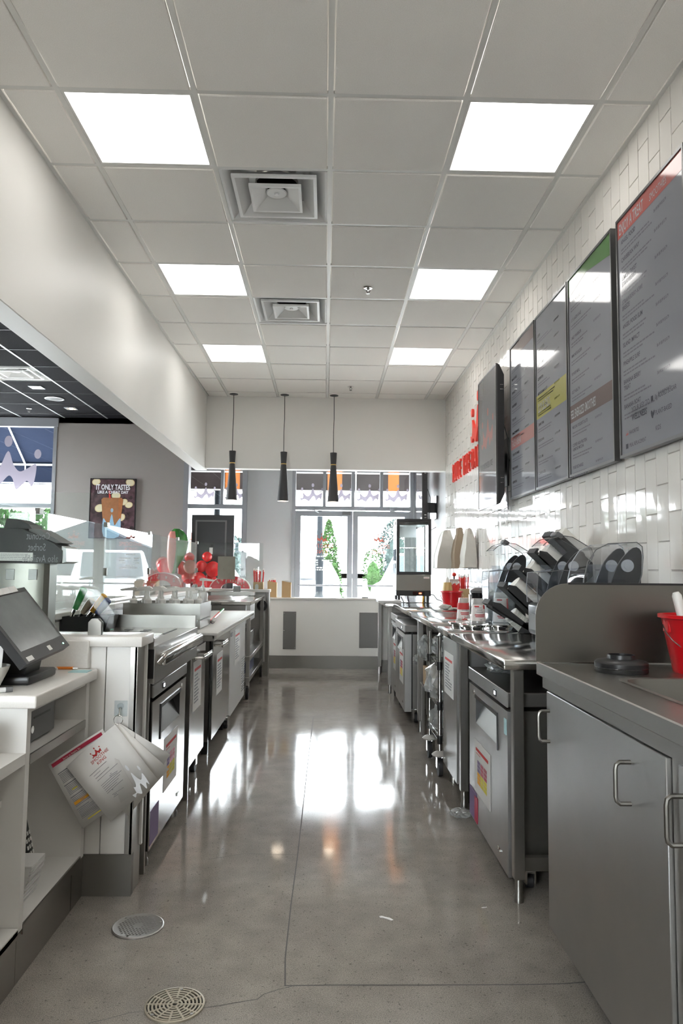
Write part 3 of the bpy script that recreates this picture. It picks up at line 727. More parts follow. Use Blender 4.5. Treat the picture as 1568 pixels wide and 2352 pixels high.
def fill2(t, g, ya, yb, za, zb):
    band(g, ya, yb, 2.26, 2.42, 'screen_yellow')
    mb = MB(); items(mb, ['LEAN1', 'THE SHREDDER', 'KETO CHAMP', 'GLADIATOR', 'METABOLISM BOOST', 'POWER PUNCH PLUS'], yb, 2.82, .045, .026); items(mb, ['SLIM-N-TRIM', 'DIET DOWN', 'FIBER SLIM', 'COFFEE D-LITE'], yb, 2.21, .055, .026); mb.build('menu_text', ['screen_print', 'screen_print_soft'], g, smooth=0)['kind'] = 'stuff'
    MB().text('SLIM BLENDS', .09, (PX-.0004, yb-.05, 2.30), ND, UPV, sx=.5).build('title', 'screen_pale', g, smooth=0)
def fill1(t, g, ya, yb, za, zb):
    band(g, ya, yb, 2.86, 2.958, 'screen_brown'); band(g, ya, yb, 2.16, 2.26, 'screen_pink')
    mb = MB(); items(mb, ['BERRY BASICS', 'MANGO KALE', 'ORANGE SPIN', 'ACAI SPLASH', 'VEGAN MIX', 'SPINACH PINEAPPLE'], yb, 2.80, .05, .026); items(mb, ['GREEN TEA TANGO', 'PEACH PAPAYA', 'ACTIVATOR'], yb, 2.11, .05, .026); mb.build('menu_text', ['screen_print', 'screen_print_soft'], g, smooth=0)['kind'] = 'stuff'
    MB().text('TAKE A BREAK', .08, (PX-.0004, yb-.03, 2.18), ND, UPV, sx=.5).build('title', 'screen_pale', g, smooth=0)
screen(4.845, 5.50, 'portrait menu screen with a pink band, next to the tilted display', fill1)
screen(4.175, 4.825, 'portrait menu screen with a yellow band across the middle', fill2)
screen(3.495, 4.155, 'portrait menu screen with a brown title band and green top', fill3)
screen(2.755, 3.43, 'portrait menu screen headed by a red treat title', fill4)
# display standing off the wall
def tv(name, label, xf, ya, yb, za, zb, th, logo):
    t = thing(name, label, 'screen', (xf+th, (ya+yb)/2, za))
    MB().box(xf, xf+.012, ya, ya+.01, za, zb).box(xf, xf+.012, yb-.01, yb, za, zb).box(xf, xf+.012, ya+.01, yb-.01, za, za+.012).box(xf, xf+.012, ya+.01, yb-.01, zb-.012, zb).build('bezel', 'display_frame', t, smooth=0)
    g = B(xf+.003, xf+.012, ya+.01, yb-.01, za+.012, zb-.012).build('display', 'screen_dark', t, smooth=0)
    mb = MB().prism([(xf+.012, ya, za), (xf+.03, ya, za+.01), (xf+th, ya, za+.09), (xf+th, ya, zb-.09), (xf+.03, ya, zb-.01), (xf+.012, ya, zb)], (0, yb-ya, 0)); mb.build('back_shell', 'black', t, smooth=0)
    mb = MB(); H = zb-za
    for c in (.30, .36, .42, .48, .66, .72, .78):
        for k in range(4): mb.box(xf+.03+k*.008, xf+.035+k*.008, ya-.002, ya+.001, za+H*(1-c)-.012, za+H*(1-c)+.014)
    mb.build('vent_slots', 'black_matte', t, smooth=0)['kind'] = 'stuff'
    for c in (.17, .83):
        for dz in (-.018, .018): MB().cyl((xf+.033, ya-.003, za+H*c+dz), (xf+.058, ya-.003, za+H*c+dz), .004, n=8).build('bolt', 'chrome', t)
    m_ = MB().box(XR-.02, XR-.009, (ya+yb)/2-.15, (ya+yb)/2+.15, za+H*.15, za+H*.5).box(xf+th, XR-.02, (ya+yb)/2-.04, (ya+yb)/2+.04, za+H*.25, za+H*.4); m_.build('wall_mount', 'black', t, smooth=0)
    MB().tube([(xf+th, ya+.05, za+H*.6), (xf+th+.04, ya+.03, za+H*.45), (xf+th+.03, ya+.04, za+H*.2), (xf+th+.05, ya+.1, za-.03), (XR-.02, ya+.2, za+.02)], .004, 6).build('cable', 'black', t)
    if logo:
        MB().flat(CROWN, (xf+.0026, (ya+yb)/2, za+.62), ND, UPV, .42).build('crown_mark', 'screen_pink', g, smooth=0)
        MB().text('SMOOTHIE KING', .075, (xf+.0026, yb-.10, za+.33), ND, UPV, sx=.75).build('lettering', 'screen_print_soft', g, smooth=0)
    return t
tv('wall_display', 'portrait screen with a faint crown standing off the tiled wall', 1.325, 5.56, 6.22, 1.752, 2.872, .066, True)
tv('wall_display', 'black portrait screen seen edge on above the drinks cooler', 1.245, 9.32, 9.96, 1.78, 2.66, .075, False)
# red wall sign letters
sg = thing('wall_sign', 'raised red wall lettering RULE THE DAY below a red crown', 'wall sign', (1.47, 7.4, 2.24))
for ch, yy in zip('RULE THE DAY', [8.24, 8.10, 7.95, 7.82, 0, 7.62, 7.49, 7.33, 0, 7.165, 7.02, 6.87]):
    if ch == ' ': continue
    MB().text(ch, .30, (1.462, yy, 2.243), ND, UPV, sx=.52, ext=.012).build('letter_'+ch.lower(), 'red_sign', sg, smooth=0)
for P in CROWN: MB().flat([P], (1.474, 6.87, 2.67), ND, UPV, .60, .026).build('crown_piece', 'red_sign', sg, smooth=0)
# the poster
ps = thing('poster', 'framed poster of a brown smoothie cup with banana slices', 'poster', (-3.03, YS-.02, 1.66))
px0, px1, pz0, pz1, py = -3.355, -2.705, 1.63, 2.485, YS-.03
frame(px0, px1, pz0, pz1, .012, py-.004, YS).build('frame', 'black', ps, smooth=0)
B(px0+.012, px1-.012, py, YS, pz0+.012, pz1-.012).build('print', 'poster_brown', ps, smooth=0)
PXD = (1, 0, 0)
rp = random.Random(9); mb = MB()
for k in range(46):
    cx, cz = rp.uniform(px0+.05, px1-.05), rp.uniform(pz0+.04, pz1-.04); a = rp.uniform(0, 3); s_ = rp.uniform(.03, .06)
    mb.flat([[(math.cos(a+q)*s_*rp.uniform(.5, 1), math.sin(a+q)*s_*rp.uniform(.5, 1)) for q in (0, 1.4, 2.6, 3.9, 5.2)]], (cx, py-.0004-.00002*k, cz), PXD, UPV)
mb.build('chocolate_chunks', 'poster_dark', ps, smooth=0)['kind'] = 'stuff'
for k, (cx, cz, r_, a) in enumerate(((-3.27, 2.435, .06, .3), (-2.79, 2.43, .065, -.3), (-2.985, 2.24, .065, 0), (-2.87, 2.15, .055, .5), (-2.80, 2.11, .055, .2), (-3.21, 2.06, .07, .3), (-2.90, 1.93, .06, .8))):
    mb = MB().flat([ell(0, 0, r_, r_*.8, 18, a)], (cx, py-.002-.00003*k, cz), PXD, UPV); mb.mi = 1; mb.flat([ell(0, 0, r_*.8, r_*.62, 18, a)], (cx, py-.0024-.00003*k, cz), PXD, UPV)
    mb.build('banana_slice', ['poster_cream', 'poster_pulp'], ps, smooth=0)
MB().flat([[(-.15, .2), (-.155, .24), (-.13, .27), (.13, .27), (.155, .24), (.15, .2), (.105, -.28), (-.105, -.28)]], (-3.035, py-.004, 1.94), PXD, UPV).build('cup', 'poster_cup', ps, smooth=0)
mb = MB().flat([catmull([(-.12, -.02), (-.08, -.06), (-.04, -.11), (0, .05), (.04, -.11), (.08, -.06), (.125, -.02), (.108, -.27), (-.108, -.27)], 3), ell(0, .10, .02, .03)], (-3.035, py-.0045, 1.93), PXD, UPV); mb.build('cup_crown', 'poster_sky', ps, smooth=0)
MB().flat([[(-.012, 0), (.012, 0), (.002, .11), (-.022, .11)]], (-3.07, py-.0046, 2.20), PXD, UPV).build('straw', 'red_straw', ps, smooth=0)
mb = MB().text('IT ONLY TASTES', .105, (-3.03, py-.005, 2.325), PXD, UPV, sx=.62, align='CENTER', bold=.003).text('LIKE A CHEAT DAY', .056, (-3.03, py-.005, 2.27), PXD, UPV, sx=.90, align='CENTER', bold=.002); mb.build('lettering', 'poster_white', ps, smooth=0)
# ================================================================ right hand counter
def leg(mb, x, y, z1, w_=.042):
    mb.box(x-w_/2, x+w_/2, y-w_/2, y+w_/2, .085, z1, .003, 1); mb.lathe([(.015, .085), (.015, .03), (.018, .02), (.018, 0), (0, 0)], (x, y, 0), 12, False)
def table(ya, yb, label, legs, xf=.685, xb=1.468, rails=()):
    t = thing('work_table', label, 'work table', ((xf+xb)/2, (ya+yb)/2, 0), group='steel work tables along the tiled wall')
    mb = MB().box(xf, xb, ya, yb, .862, .90, .005, 2); mb.build('table_top', 'steel_top', t)
    for x, y in legs:
        mb = MB(); leg(mb, x, y, .862); mb.build('leg', 'steel', t)
    for r in rails: B(*r).build('stretcher', 'steel', t, smooth=0)
    return t
table(2.772, 3.897, 'steel work table with blender and lid organiser, beside the sink splash', [(.742, 2.80), (.742, 3.872), (1.43, 2.80), (1.43, 3.872)], rails=[(.763, 1.41, 2.785, 2.815, .13, .165)])
table(4.383, 5.757, 'steel work table carrying scales, cups and an open blender', [(.742, 5.62), (1.43, 4.45), (1.43, 5.70), (.80, 4.402)])
table(5.761, 7.272, 'steel work table carrying the red pail of cloths', [(1.43, 5.80), (1.43, 7.2), (.84, 7.22), (.84, 5.83)])
table(7.277, 8.75, 'steel work table carrying the glass drinks cooler', [(.66, 7.33), (1.43, 7.33), (.66, 8.68), (1.43, 8.68)], xf=.604)
cb = thing('steel_cabinet', 'narrow steel base cabinet with a laminated notice on its front', 'cabinet', (1.05, 4.14, 0))
B(.685, 1.468, 3.901, 4.379, .862, .90, .005).build('table_top', 'steel_top', cb)
B(.735, 1.43, 3.93, 4.375, .10, .862).build('body', 'steel_flat', cb, smooth=0)
dr_ = B(.715, .735, 3.93, 4.375, .10, .855, .003, 1).build('door', 'steel_flat', cb)
for y in (3.96, 4.34):
    for x in (.77, 1.38): MB().lathe([(.022, .10), (.022, .03), (.026, .02), (.026, 0), (0, 0)], (x, y, 0), 12, False).build('foot', 'steel', cb)
def notice(parent, x, ya, yb, za, zb, s, hdr='ink_red', seed=1, colored=False):
    r = random.Random(seed); xd = (0, -1, 0) if s > 0 else (0, 1, 0); y0 = yb if s > 0 else ya; W = yb-ya; H = zb-za; X_ = x-s*.002
    B(min(x, X_), max(x, X_), ya, yb, za, zb).build('notice', 'paper', parent, smooth=0)
    mb = MB(); xx = X_-s*.0005; D = -1 if s > 0 else 1
    def rect(u0, u1, v0, v1): mb.poly([(xx, y0+D*u0*W, za+v0*H), (xx, y0+D*u1*W, za+v0*H), (xx, y0+D*u1*W, za+v1*H), (xx, y0+D*u0*W, za+v1*H)])
    mb.mi = 0; rect(.1, .9, .80, .86)
    mb.mi = 1
    if colored:
        for i in range(3):
            for j in range(6):
                mb.mi = 2+((0 if j > 2 else 2) if i else (1 if j > 2 else 3)); rect(.2+i*.21, .39+i*.21, .2+j*.075, .267+j*.075)
        mb.mi = 0; rect(.12, .4, .75, .765)
    else:
        for j in range(9): rect(.12, r.uniform(.5, .9), .70-j*.068, .715-j*.068+.02)
    mb.build('notice_print', [hdr, 'ink_grey', 'ink_crimson', 'ink_purple', 'ink_yellow', 'ink_orange'], parent, smooth=0)
notice(dr_, .715, 4.03, 4.325, .525, .765, 1, seed=4)
def caster(parent, x, y, r=.045, mname='rubber'):
    MB().lathe([(.03, r*2+.035), (.03, r*2+.025), (.0, r*2+.025)], (x, y, 0), 12, False).box(x-.02, x-.014, y-.02, y+.025, r*.9, r*2+.03).box(x+.014, x+.02, y-.02, y+.025, r*.9, r*2+.03).build('caster', 'chrome', parent, smooth=0)
    MB().cyl((x-.013, y+.01, r), (x+.013, y+.01, r), r, n=20).build('wheel', mname, parent)
def fridge(label, xf, ya, yb, z0, z1, s=1, depth=.66, near='lo', lid=.055, note=None, display=True, group='steel undercounter fridges', shade='steel_flat', wheels=True):
    X = lambda d: xf+s*d
    def bx(d0, d1, y0, y1, a, b, bev=0): return B(min(X(d0), X(d1)), max(X(d0), X(d1)), y0, y1, a, b, bev, 1)
    t = thing('undercounter_fridge', label, 'fridge', (X(depth/2), (ya+yb)/2, 0), group=group)
    bx(.065, depth, ya+.01, yb-.01, z0+.02, z1).build('body', 'steel', t, smooth=0)
    bx(.0, depth, ya-.004, yb+.004, z1+.018, z1+.018+lid, .004).build('top_panel', 'steel_dark', t)
    bx(-.004, .004, ya-.005, yb+.005, z1+.016, z1+.02+lid, .002).build('top_fascia', 'steel_flat', t)
    bx(.054, .067, ya+.015, yb-.015, z0+.02, z1+.018).build('gasket', 'black_matte', t, smooth=0)
    # door with a recessed pull
    a, b = ya+(yb-ya)*.22, ya+(yb-ya)*.80; c, e = z1-.165, z1-.048
    mb = MB(); d0, d1 = min(X(0), X(.054)), max(X(0), X(.054))
    mb.box(d0, d1, ya, a, z0, z1).box(d0, d1, b, yb, z0, z1).box(d0, d1, a, b, z0, c).box(d0, d1, a, b, e, z1); dr = mb.build('door', shade, t, smooth=0)
    mb = MB().poly([(X(0), a, c), (X(0), b, c), (X(.05), b, e), (X(.05), a, e)]); mb.build('handle_recess', shade, dr, smooth=0)
    mb = MB().poly([(X(0), a+.0012, c), (X(.05), a+.0012, e), (X(0), a+.0012, e)]).poly([(X(0), b-.0012, c), (X(.05), b-.0012, e), (X(0), b-.0012, e)]).box(d0, d1-.004, a, b, e-.004, e-.001)
    mb.box(X(-.004), X(.002), a-.008, b+.008, e-.003, e+.014); yn = a if near == 'lo' else b
    mb.box(X(-.004), X(.002), yn-.010, yn+.004, c-.02, e+.014); mb.build('handle_trim', 'black', dr, smooth=0)
    yk = b+.03
    MB().lathe([(0, .005), (.011, .005), (.013, 0)], n=14, cap=False).cyl((0, 0, 0), (0, 0, .004), .012, n=14).build('lock', 'chrome', dr, world=False).matrix_local = Matrix.Translation(PM[dr.name].inverted() @ Vector((X(-.001), yk, e+.02))) @ Matrix.Rotation(-s*PI/2, 4, 'Y')
    if display: bx(-.0075, -.003, ya+.16, ya+.20, z1+.03, z1+.055).build('temperature_display', 'black', t, smooth=0); bx(-.008, -.007, ya+.168, ya+.19, z1+.036, z1+.05).build('digits', 'led_white', t, smooth=0)
    mb = MB().text('true', .03, (X(-.003), ya+.16 if s > 0 else ya+.55, z0+.05), (0, -s, 0), UPV, ext=.002, shear=.2); mb.build('badge', 'chrome', dr, smooth=0)
    if note: notice(dr, xf, *note, s, seed=int(ya*10), colored=True)
    if wheels:
        for y in (ya+.07, yb-.07):
            for d in (.1, depth-.08): caster(t, X(d), y, min(.04, (z0+.02)/2-.02))
    else:
        for y in (ya+.06, yb-.06):
            for d in (.04, depth-.08): MB().lathe([(.022, z0+.02), (.022, .03), (.026, .02), (.026, 0), (0, 0)], (X(d), y, 0), 12, False).build('foot', 'steel', t)
    return t
fr1 = fridge('steel undercounter fridge with a colour chart, under the lid organiser', .715, 2.845, 3.585, .068, .692, 1, note=(3.14, 3.46, .215, .452), depth=.66)
B(.712, .7145, 3.42, 3.575, .075, .205).build('sticker', 'ink_purple', fr1, smooth=0); B(.7115, .7145, 3.40, 3.46, .075, .19).build('sticker', 'ink_crimson', fr1, smooth=0)
B(.712, .7145, 2.855, 2.89, .60, .66).build('sticker', 'teal_paper', fr1, smooth=0)
fridge('steel undercounter fridge jutting out under the far work table', .65, 5.88, 6.63, .10, .715, 1, note=(5.98, 6.28, .3, .58), depth=.74)
fridge('steel undercounter fridge pushed against the far end table', .665, 6.66, 7.24, .10, .735, 1, note=(6.75, 7.0, .3, .58), depth=.12, display=False)
# ---- rolling wire rack
rk = thing('wire_rack', 'chrome wire rack on casters stuffed with plastic bags', 'wire rack', (.88, 4.66, 0))
for x in (.705, 1.08):
    for y in (4.445, 4.87):
        MB().cyl((x, y, .135), (x, y, .832), .0125, n=12).build('post', 'chrome', rk)
        MB().lathe([(.012, .15), (.035, .14), (.05, .128), (.045, .12), (.01, .118)], (x, y, 0), 18).build('bumper', 'melamine_edge', rk)
        MB().box(x-.02, x-.015, y-.02, y+.02, .05, .12).box(x+.015, x+.02, y-.02, y+.02, .05, .12).build('caster_fork', 'chrome', rk, smooth=0)
        MB().cyl((x-.012, y, .053), (x+.012, y, .053), .053, n=22).build('wheel', 'rubber', rk)
for z in (.20, .40, .64):
    mb = MB()
    for dz in (0, .03):
        mb.tube([(.705, 4.445, z+dz), (.705, 4.87, z+dz)], .003, 5).tube([(1.08, 4.445, z+dz), (1.08, 4.87, z+dz)], .003, 5).tube([(.705, 4.445, z+dz), (1.08, 4.445, z+dz)], .003, 5).tube([(.705, 4.87, z+dz), (1.08, 4.87, z+dz)], .003, 5)
    for k in range(12): mb.tube([(.705, 4.46+k*.035, z+.03), (1.08, 4.46+k*.035, z+.03)], .002, 4)
    for k in range(12): mb.tube([(.705, 4.455+k*.035, z), (.705, 4.47+k*.035, z+.03)], .002, 4)
    mb.build('wire_shelf', 'chrome', rk)
    for x in (.705, 1.08):
        for y in (4.445, 4.87): MB().cyl((x, y, z-.01), (x, y, z+.04), .016, .018, 12).build('shelf_collar', 'black', rk)
def film(label, c, r, sc_, seed, group='crumpled clear plastic bags'):
    rr = random.Random(seed); mb = MB(); mb.ico((0, 0, 0), r, 3, .20, sc_, rr)
    zmin = min(v.co.z for v in mb.bm.verts)
    for v in mb.bm.verts: v.co += Vector(c)
    o = mb.build('plastic_bag', 'film', smooth=0); tag(o, label, 'plastic bag', group); return o
film('crumpled clear bag spilling from the rack over its lower shelf', (.74, 4.66, .53), .12, (.8, 1.1, 1.0), 1)
film('crumpled clear bag hanging from the rack just above its casters', (.755, 4.66, .285), .105, (.8, 1.2, .9), 2)
film('crumpled clear bag on the top shelf of the rack', (.76, 4.68, .75), .085, (.8, 1.5, .9), 3)
film('crumpled clear bag lying on top of the near fridge', (.86, 3.45, .79), .07, (1.2, 1.8, .6), 4)
film('small scrap of clear plastic on the floor by the fridge', (.70, 3.72, .022), .045, (1.2, 1.0, .45), 5)
film('crumpled clear bag poking out behind the table leg', (.75, 5.42, .66), .075, (.7, 1.3, 1.2), 6)
film('small clear bag low behind the table leg', (.74, 5.75, .53), .05, (.8, 1, .8), 7)
o = MB().box(.735, .87, 5.2, 5.42, .395, .53, .002, 1).build('cardboard_box', 'cardboard'); tag(o, 'small cardboard box beside the wire rack', 'box')
t = thing('wire_shelf_unit', 'low dark shelf under the far work table behind the cardboard box', 'shelf', (.95, 5.25, 0))
B(.73, 1.3, 5.0, 5.55, .38, .393).build('shelf', 'steel', t, smooth=0)
for x in (.75, 1.28):
    for y in (5.02, 5.53): B(x-.01, x+.01, y-.01, y+.01, 0, .38).build('leg', 'steel', t, smooth=0)

# ---- sink unit
sk = thing('sink_unit', 'steel hand sink cabinet with tall end splash', 'sink', (1.08, 1.7, 0))
Ya, Yb = .9, 2.40
mb = MB(); bx0, bx1, by0, by1 = .845, 1.36, 1.25, 2.07
mb.box(.716, bx0, Ya, Yb, .898, .936).box(bx1, 1.465, Ya, Yb, .898, .936).box(bx0, bx1, Ya, by0, .898, .936).box(bx0, bx1, by1, Yb, .898, .936)
mb.box(.70, .7155, Ya, Yb, .90, .943, .003, 1); mb.build('sink_deck', 'steel', sk, smooth=0)
ring = lambda i, z, r: [(bx0+i+r*(1-math.cos(t_)) if 0 else x_, y_, z) for x_, y_ in [(bx0+i, by0+i+r), (bx0+i, by1-i-r), (bx0+i+r*.3, by1-i-r*.3), (bx0+i+r, by1-i), (bx1-i-r, by1-i), (bx1-i-r*.3, by1-i-r*.3), (bx1-i, by1-i-r), (bx1-i, by0+i+r), (bx1-i-r*.3, by0+i+r*.3), (bx1-i-r, by0+i), (bx0+i+r, by0+i), (bx0+i+r*.3, by0+i+r*.3)]]
MB().loft([ring(-.02, .937, .06), ring(0, .936, .05), ring(.006, .92, .05), ring(.02, .70, .06), ring(.06, .69, .06)], True, False).poly(ring(.06, .69, .06)).build('basin', 'steel_dull', sk)
pts = [(.70, Yb, .94)]+[(.70, Yb, 1.09)]+[(.70+.11*(1-math.cos(q)), Yb, 1.09+.11*math.sin(q)) for q in [PI/2*k/8 for k in range(1, 9)]]+[(1.465, Yb, 1.20), (1.465, Yb, .94)]
MB().prism(pts, (0, .004, 0)).build('side_splash', 'brushed', sk, smooth=0)
B(.81, 1.465, Yb-.003, Yb+.007, 1.196, 1.203).build('splash_edge', 'black', sk, smooth=0)
B(1.45, 1.465, Ya, Yb, .936, 1.2).build('back_splash', 'brushed', sk, smooth=0)
B(.718, .726, Ya, Yb-.01, .86, .897).build('apron', 'steel', sk, smooth=0)
B(.748, 1.46, Ya, 2.395, .125, .875).build('carcass', 'steel_dark', sk, smooth=0)
B(.738, .752, 1.50, 1.545, .125, .885).box(.738, .752, 2.378, 2.40, .125, .885).box(.738, .75, Ya, 2.40, .862, .885).build('face_frame', 'steel', sk, smooth=0)
for ya, yb, hs in ((1.549, 2.376, (2.345, 1.73)), (Ya, 1.496, (1.475,))):
    dr = B(.726, .745, ya, yb, .115, .850, .002, 1).build('door', 'steel_flat', sk)
    for hy in hs: MB().tube([(.726, hy, .792), (.70, hy, .792), (.692, hy, .786), (.69, hy, .775), (.69, hy, .713), (.692, hy, .703), (.70, hy, .696), (.726, hy, .696)], .0055, 8).build('handle', 'brushed', dr)
for x, y in ((.80, 1.0), (.82, 2.3), (1.4, 1.0), (1.4, 2.3)):
    mb = MB(); mb.lathe([(.02, .13), (.02, .03), (.022, .02), (.022, 0), (0, 0)], (x, y, 0), 12, False); mb.build('foot', 'steel', sk)
# bucket on the sink deck
def pail(label, c, r0, r1, h, square=0, sx=1, sy=1, mname='red_plastic', name='bucket', handle=True, group='red plastic buckets'):
    t = thing(name, label, 'bucket', c, group=group)
    n = 28; prof = [(0, .004), (r0-.012, .004), (r0-.012, 0), (r0, 0), (r1, h-.012), (r1+.01, h-.01), (r1+.01, h), (r1-.003, h), (r0-.004, .008), (0, .008)]
    MB().lathe(prof, n=n, cap=False, sx=sx, sy=sy).build('pail', mname, t, world=False)
    if handle: MB().tube([((r1+.008)*sx*math.cos(q), -(r1+.012)*sy*math.sin(q)*.45-.004, h-.03-.09*math.sin(q)) for q in [PI*k/12 for k in range(13)]], .0022, 6).build('wire_handle', 'chrome', t, world=False)
    return t
bk = pail('red plastic bucket holding a white spatula, on the sink', (1.155, 2.21, .936), .082, .112, .175)
MB().box(-.11, -.093, -.02, .02, .12, .16, .004, 1).build('ear', 'red_plastic', bk, world=False)
o = MB().tube([(1.115, 2.19, .975), (1.09, 2.185, 1.08), (1.068, 2.18, 1.17), (1.065, 2.18, 1.18)], [.012, .013, .014, .009], 12).build('spatula', 'white_plastic'); tag(o, 'white spatula handle sticking out of the red bucket', 'spatula')
t = thing('drain_collar', 'black ribbed rubber ring beside the red bucket', 'rubber ring', (.908, 2.215, .936))
MB().lathe([(.076, 0), (.078, .004), (.078, .028), (.072, .034), (.042, .040), (.040, .052), (.036, .052), (.036, .012), (.0, .012)], n=36, cap=False).build('ring', 'black', t, world=False)
MB().lathe([(.0785, .012), (.0795, .014), (.0785, .016)], n=36, cap=False).build('rib', 'black_gloss', t, world=False)

# ---- blenders in clear sound hoods
HP = [(-.12, .175), (-.125, .25), (-.122, .31), (-.105, .38), (-.07, .43), (-.02, .455), (.10, .462), (.122, .445), (.125, .40), (.118, .33), (.105, .29), (.115, .25), (.12, .175)]
def blender(label, x, y, open_=0):
    t = thing('blender', label, 'blender', (x, y, .90), group='blenders in clear sound hoods')
    B(-.12, .12, -.10, .10, .012, .175, .02, 3).build('base', 'black', t, world=False)
    for sx_ in (-.09, .09):
        for sy_ in (-.075, .075): MB().cyl((sx_, sy_, 0), (sx_, sy_, .014), .014, n=10).build('foot', 'rubber', t, world=False)
    MB().box(-.122, -.118, -.06, .06, .04, .12, .001, 1).build('control_panel', 'grey_plastic', t, world=False)
    cut = .31 if open_ else 9
    lo = [p for p in HP if p[1] <= .31]; 
    whole = HP
    def shell(P, wy): return MB().prism([(a, -wy, b) for a, b in P], (0, 2*wy, 0))
    if not open_:
        h_ = shell(HP, .098); bmesh.ops.delete(h_.bm, geom=[f for f in h_.bm.faces if f.calc_center_median().z < .18], context='FACES'); h_.build('hood', 'smoky', t, world=False, smooth=35)
    else:
        low = shell([(-.12, .175), (-.125, .25), (-.118, .33), (.0, .345), (.118, .335), (.105, .29), (.115, .25), (.12, .175)], .098)
        bmesh.ops.delete(low.bm, geom=[f for f in low.bm.faces if f.calc_center_median().z < .18 or (f.normal.z > .7 or f.normal.z < -.7)], context='FACES'); low.build('hood', 'smoky', t, world=False, smooth=35)
        R_ = Matrix.Rotation(open_, 3, 'Y'); hv = Vector((.11, 0, .36))
        lid = shell([(-.118, .335), (-.105, .385), (-.07, .43), (-.02, .455), (.09, .462), (.12, .44), (.125, .36)], .099)
        for v in lid.bm.verts: v.co = hv+R_ @ (v.co-hv)
        bmesh.ops.delete(lid.bm, geom=[f for f in lid.bm.faces if (R_.inverted() @ f.calc_center_median()-R_.inverted() @ hv+hv).z < .352], context='FACES')
        ld = lid.build('lid', 'smoky', t, world=False, smooth=35)
        kb = MB().box(-.085, -.045, -.045, .045, .425, .452, .006, 2)
        for v in kb.bm.verts: v.co = hv+R_ @ (v.co-hv)
        kb.build('latch', 'grey_plastic', ld, world=False)
    edge = HP if not open_ else [(-.12, .175), (-.125, .25), (-.118, .33), (.0, .345), (.118, .335), (.105, .29), (.115, .25), (.12, .175)]
    for sy_ in (-.098, .098): MB().tube([(a, sy_, b) for a, b in edge], .0022, 6).build('hood_rim', 'knob_grey' if sy_ > 0 else 'grey_plastic', t, world=False)
    if open_:
        for sy_ in (-.099, .099): MB().tube([hv+R_ @ (Vector((a, sy_, b))-hv) for a, b in [(-.118, .335), (-.105, .385), (-.07, .43), (-.02, .455), (.09, .462), (.12, .44), (.125, .36)]], .0022, 6).build('lid_rim', 'grey_plastic', ld, world=False)
    fin = catmull([(.075, .18), (.125, .18), (.118, .29), (.122, .36), (.122, .425), (.09, .44), (.035, .385), (.0, .31), (-.02, .24), (-.03, .18)], 3)
    for sy_ in (-.088, .078):
        MB().prism([(a, sy_, b) for a, b in fin], (0, .01, 0)).build('side_arm', 'black', t, world=False, smooth=0)
        MB().cyl((.062, sy_-.006, .365), (.062, sy_, .365), .026, n=24).cyl((.062, sy_-.009, .365), (.062, sy_-.004, .365), .016, n=20).build('pivot_knob', 'knob_grey', t, world=False)
    MB().lathe([(.055, .175), (.058, .19), (.07, .36), (.072, .37), (.068, .365), (.055, .19), (0, .185)], (-.01, 0, 0), 4, False).build('jar', 'smoky', t, world=False, smooth=0)
    return t
blender('closed blender in a smoky clear hood behind the sink splash', 1.185, 3.05)
blender('blender with its clear hood lid raised, behind the lid organiser', 1.185, 3.70, math.radians(34))
blender('blender with its clear hood lid raised, behind the acrylic box', 1.175, 4.74, math.radians(34))
# ---- lid organiser
lo_ = thing('lid_organizer', 'black slanted five tier organiser packed with lid stacks', 'lid organizer', (1.1, 4.02, .90))
A = Vector((.737, 0, -.676)); N = Vector((.676, 0, .737)); L0 = Vector((.90, 0, 1.046)); y0_, y1_ = 3.95, 4.10
def AN(a, n, y): v = L0+A*a+N*n; return (v.x, y, max(v.z, .901))
for k in range(5):
    n0 = k*.128; n1 = n0+.052; e = .315
    for y in (y0_, y1_-.006):
        MB().prism([AN(.02, n0, y), AN(e, n0, y), AN(e, n1, y), AN(.035, n1, y), AN(.012, n1-.015, y), AN(.0, n0+.03, y)], (0, .006, 0)).build('tier_side', 'black_matte', lo_, smooth=0)
    MB().prism([AN(-.015, n0, y0_), AN(e, n0, y0_), AN(e, n0+.008, y0_), AN(.0, n0+.008, y0_), AN(-.01, n0+.035, y0_), AN(-.02, n0+.03, y0_)], (0, y1_-y0_, 0)).build('tier_floor', 'black_matte', lo_, smooth=0)
MB().prism([AN(.29, -.0, y0_), AN(.315, 0, y0_), AN(.315, .60, y0_), AN(.29, .60, y0_)], (0, y1_-y0_, 0)).build('back_plate', 'black_matte', lo_, smooth=0)
for y in (y0_, y1_-.006): MB().prism([(1.055, y, .901), (1.36, y, .901), AN(.315, .2, y), AN(.2, .06, y)], (0, .006, 0)).build('foot_plate', 'black_matte', lo_, smooth=0)
for k in range(5):
    a0 = .03 if k else .13; a1 = .285; r = .051 if k else .045
    c0, c1 = L0+A*a0+N*(k*.128+.012+r), L0+A*a1+N*(k*.128+.012+r); yc = (y0_+y1_)/2
    if k == 0: c1 = L0+A*.235+N*(.012+r)
    c0.y = c1.y = yc; mb = MB(); m_ = 26
    ringr = []
    for q in range(m_+1):
        p = c0.lerp(c1, q/m_); ringr.append((p, r if q % 2 else r-.0025))
    t_ = (c1-c0).normalized(); a_ = Vector((0, 1, 0)); b2 = t_.cross(a_)
    mb.loft([[p+(a_*math.cos(2*PI*j/20)+b2*math.sin(2*PI*j/20))*rr for j in range(20)] for p, rr in ringr]); o = mb.build('lid_stack', 'lid_stack', smooth=30)
    tag(o, ['short stack of pale plastic lids in the lowest tier of the organiser', 'stack of pale plastic lids in the second lowest organiser tier', 'stack of pale plastic lids in the middle organiser tier', 'stack of pale plastic lids in the second highest organiser tier', 'stack of pale plastic lids in the topmost organiser tier'][k], 'lid stack', 'lid stacks in the organiser')
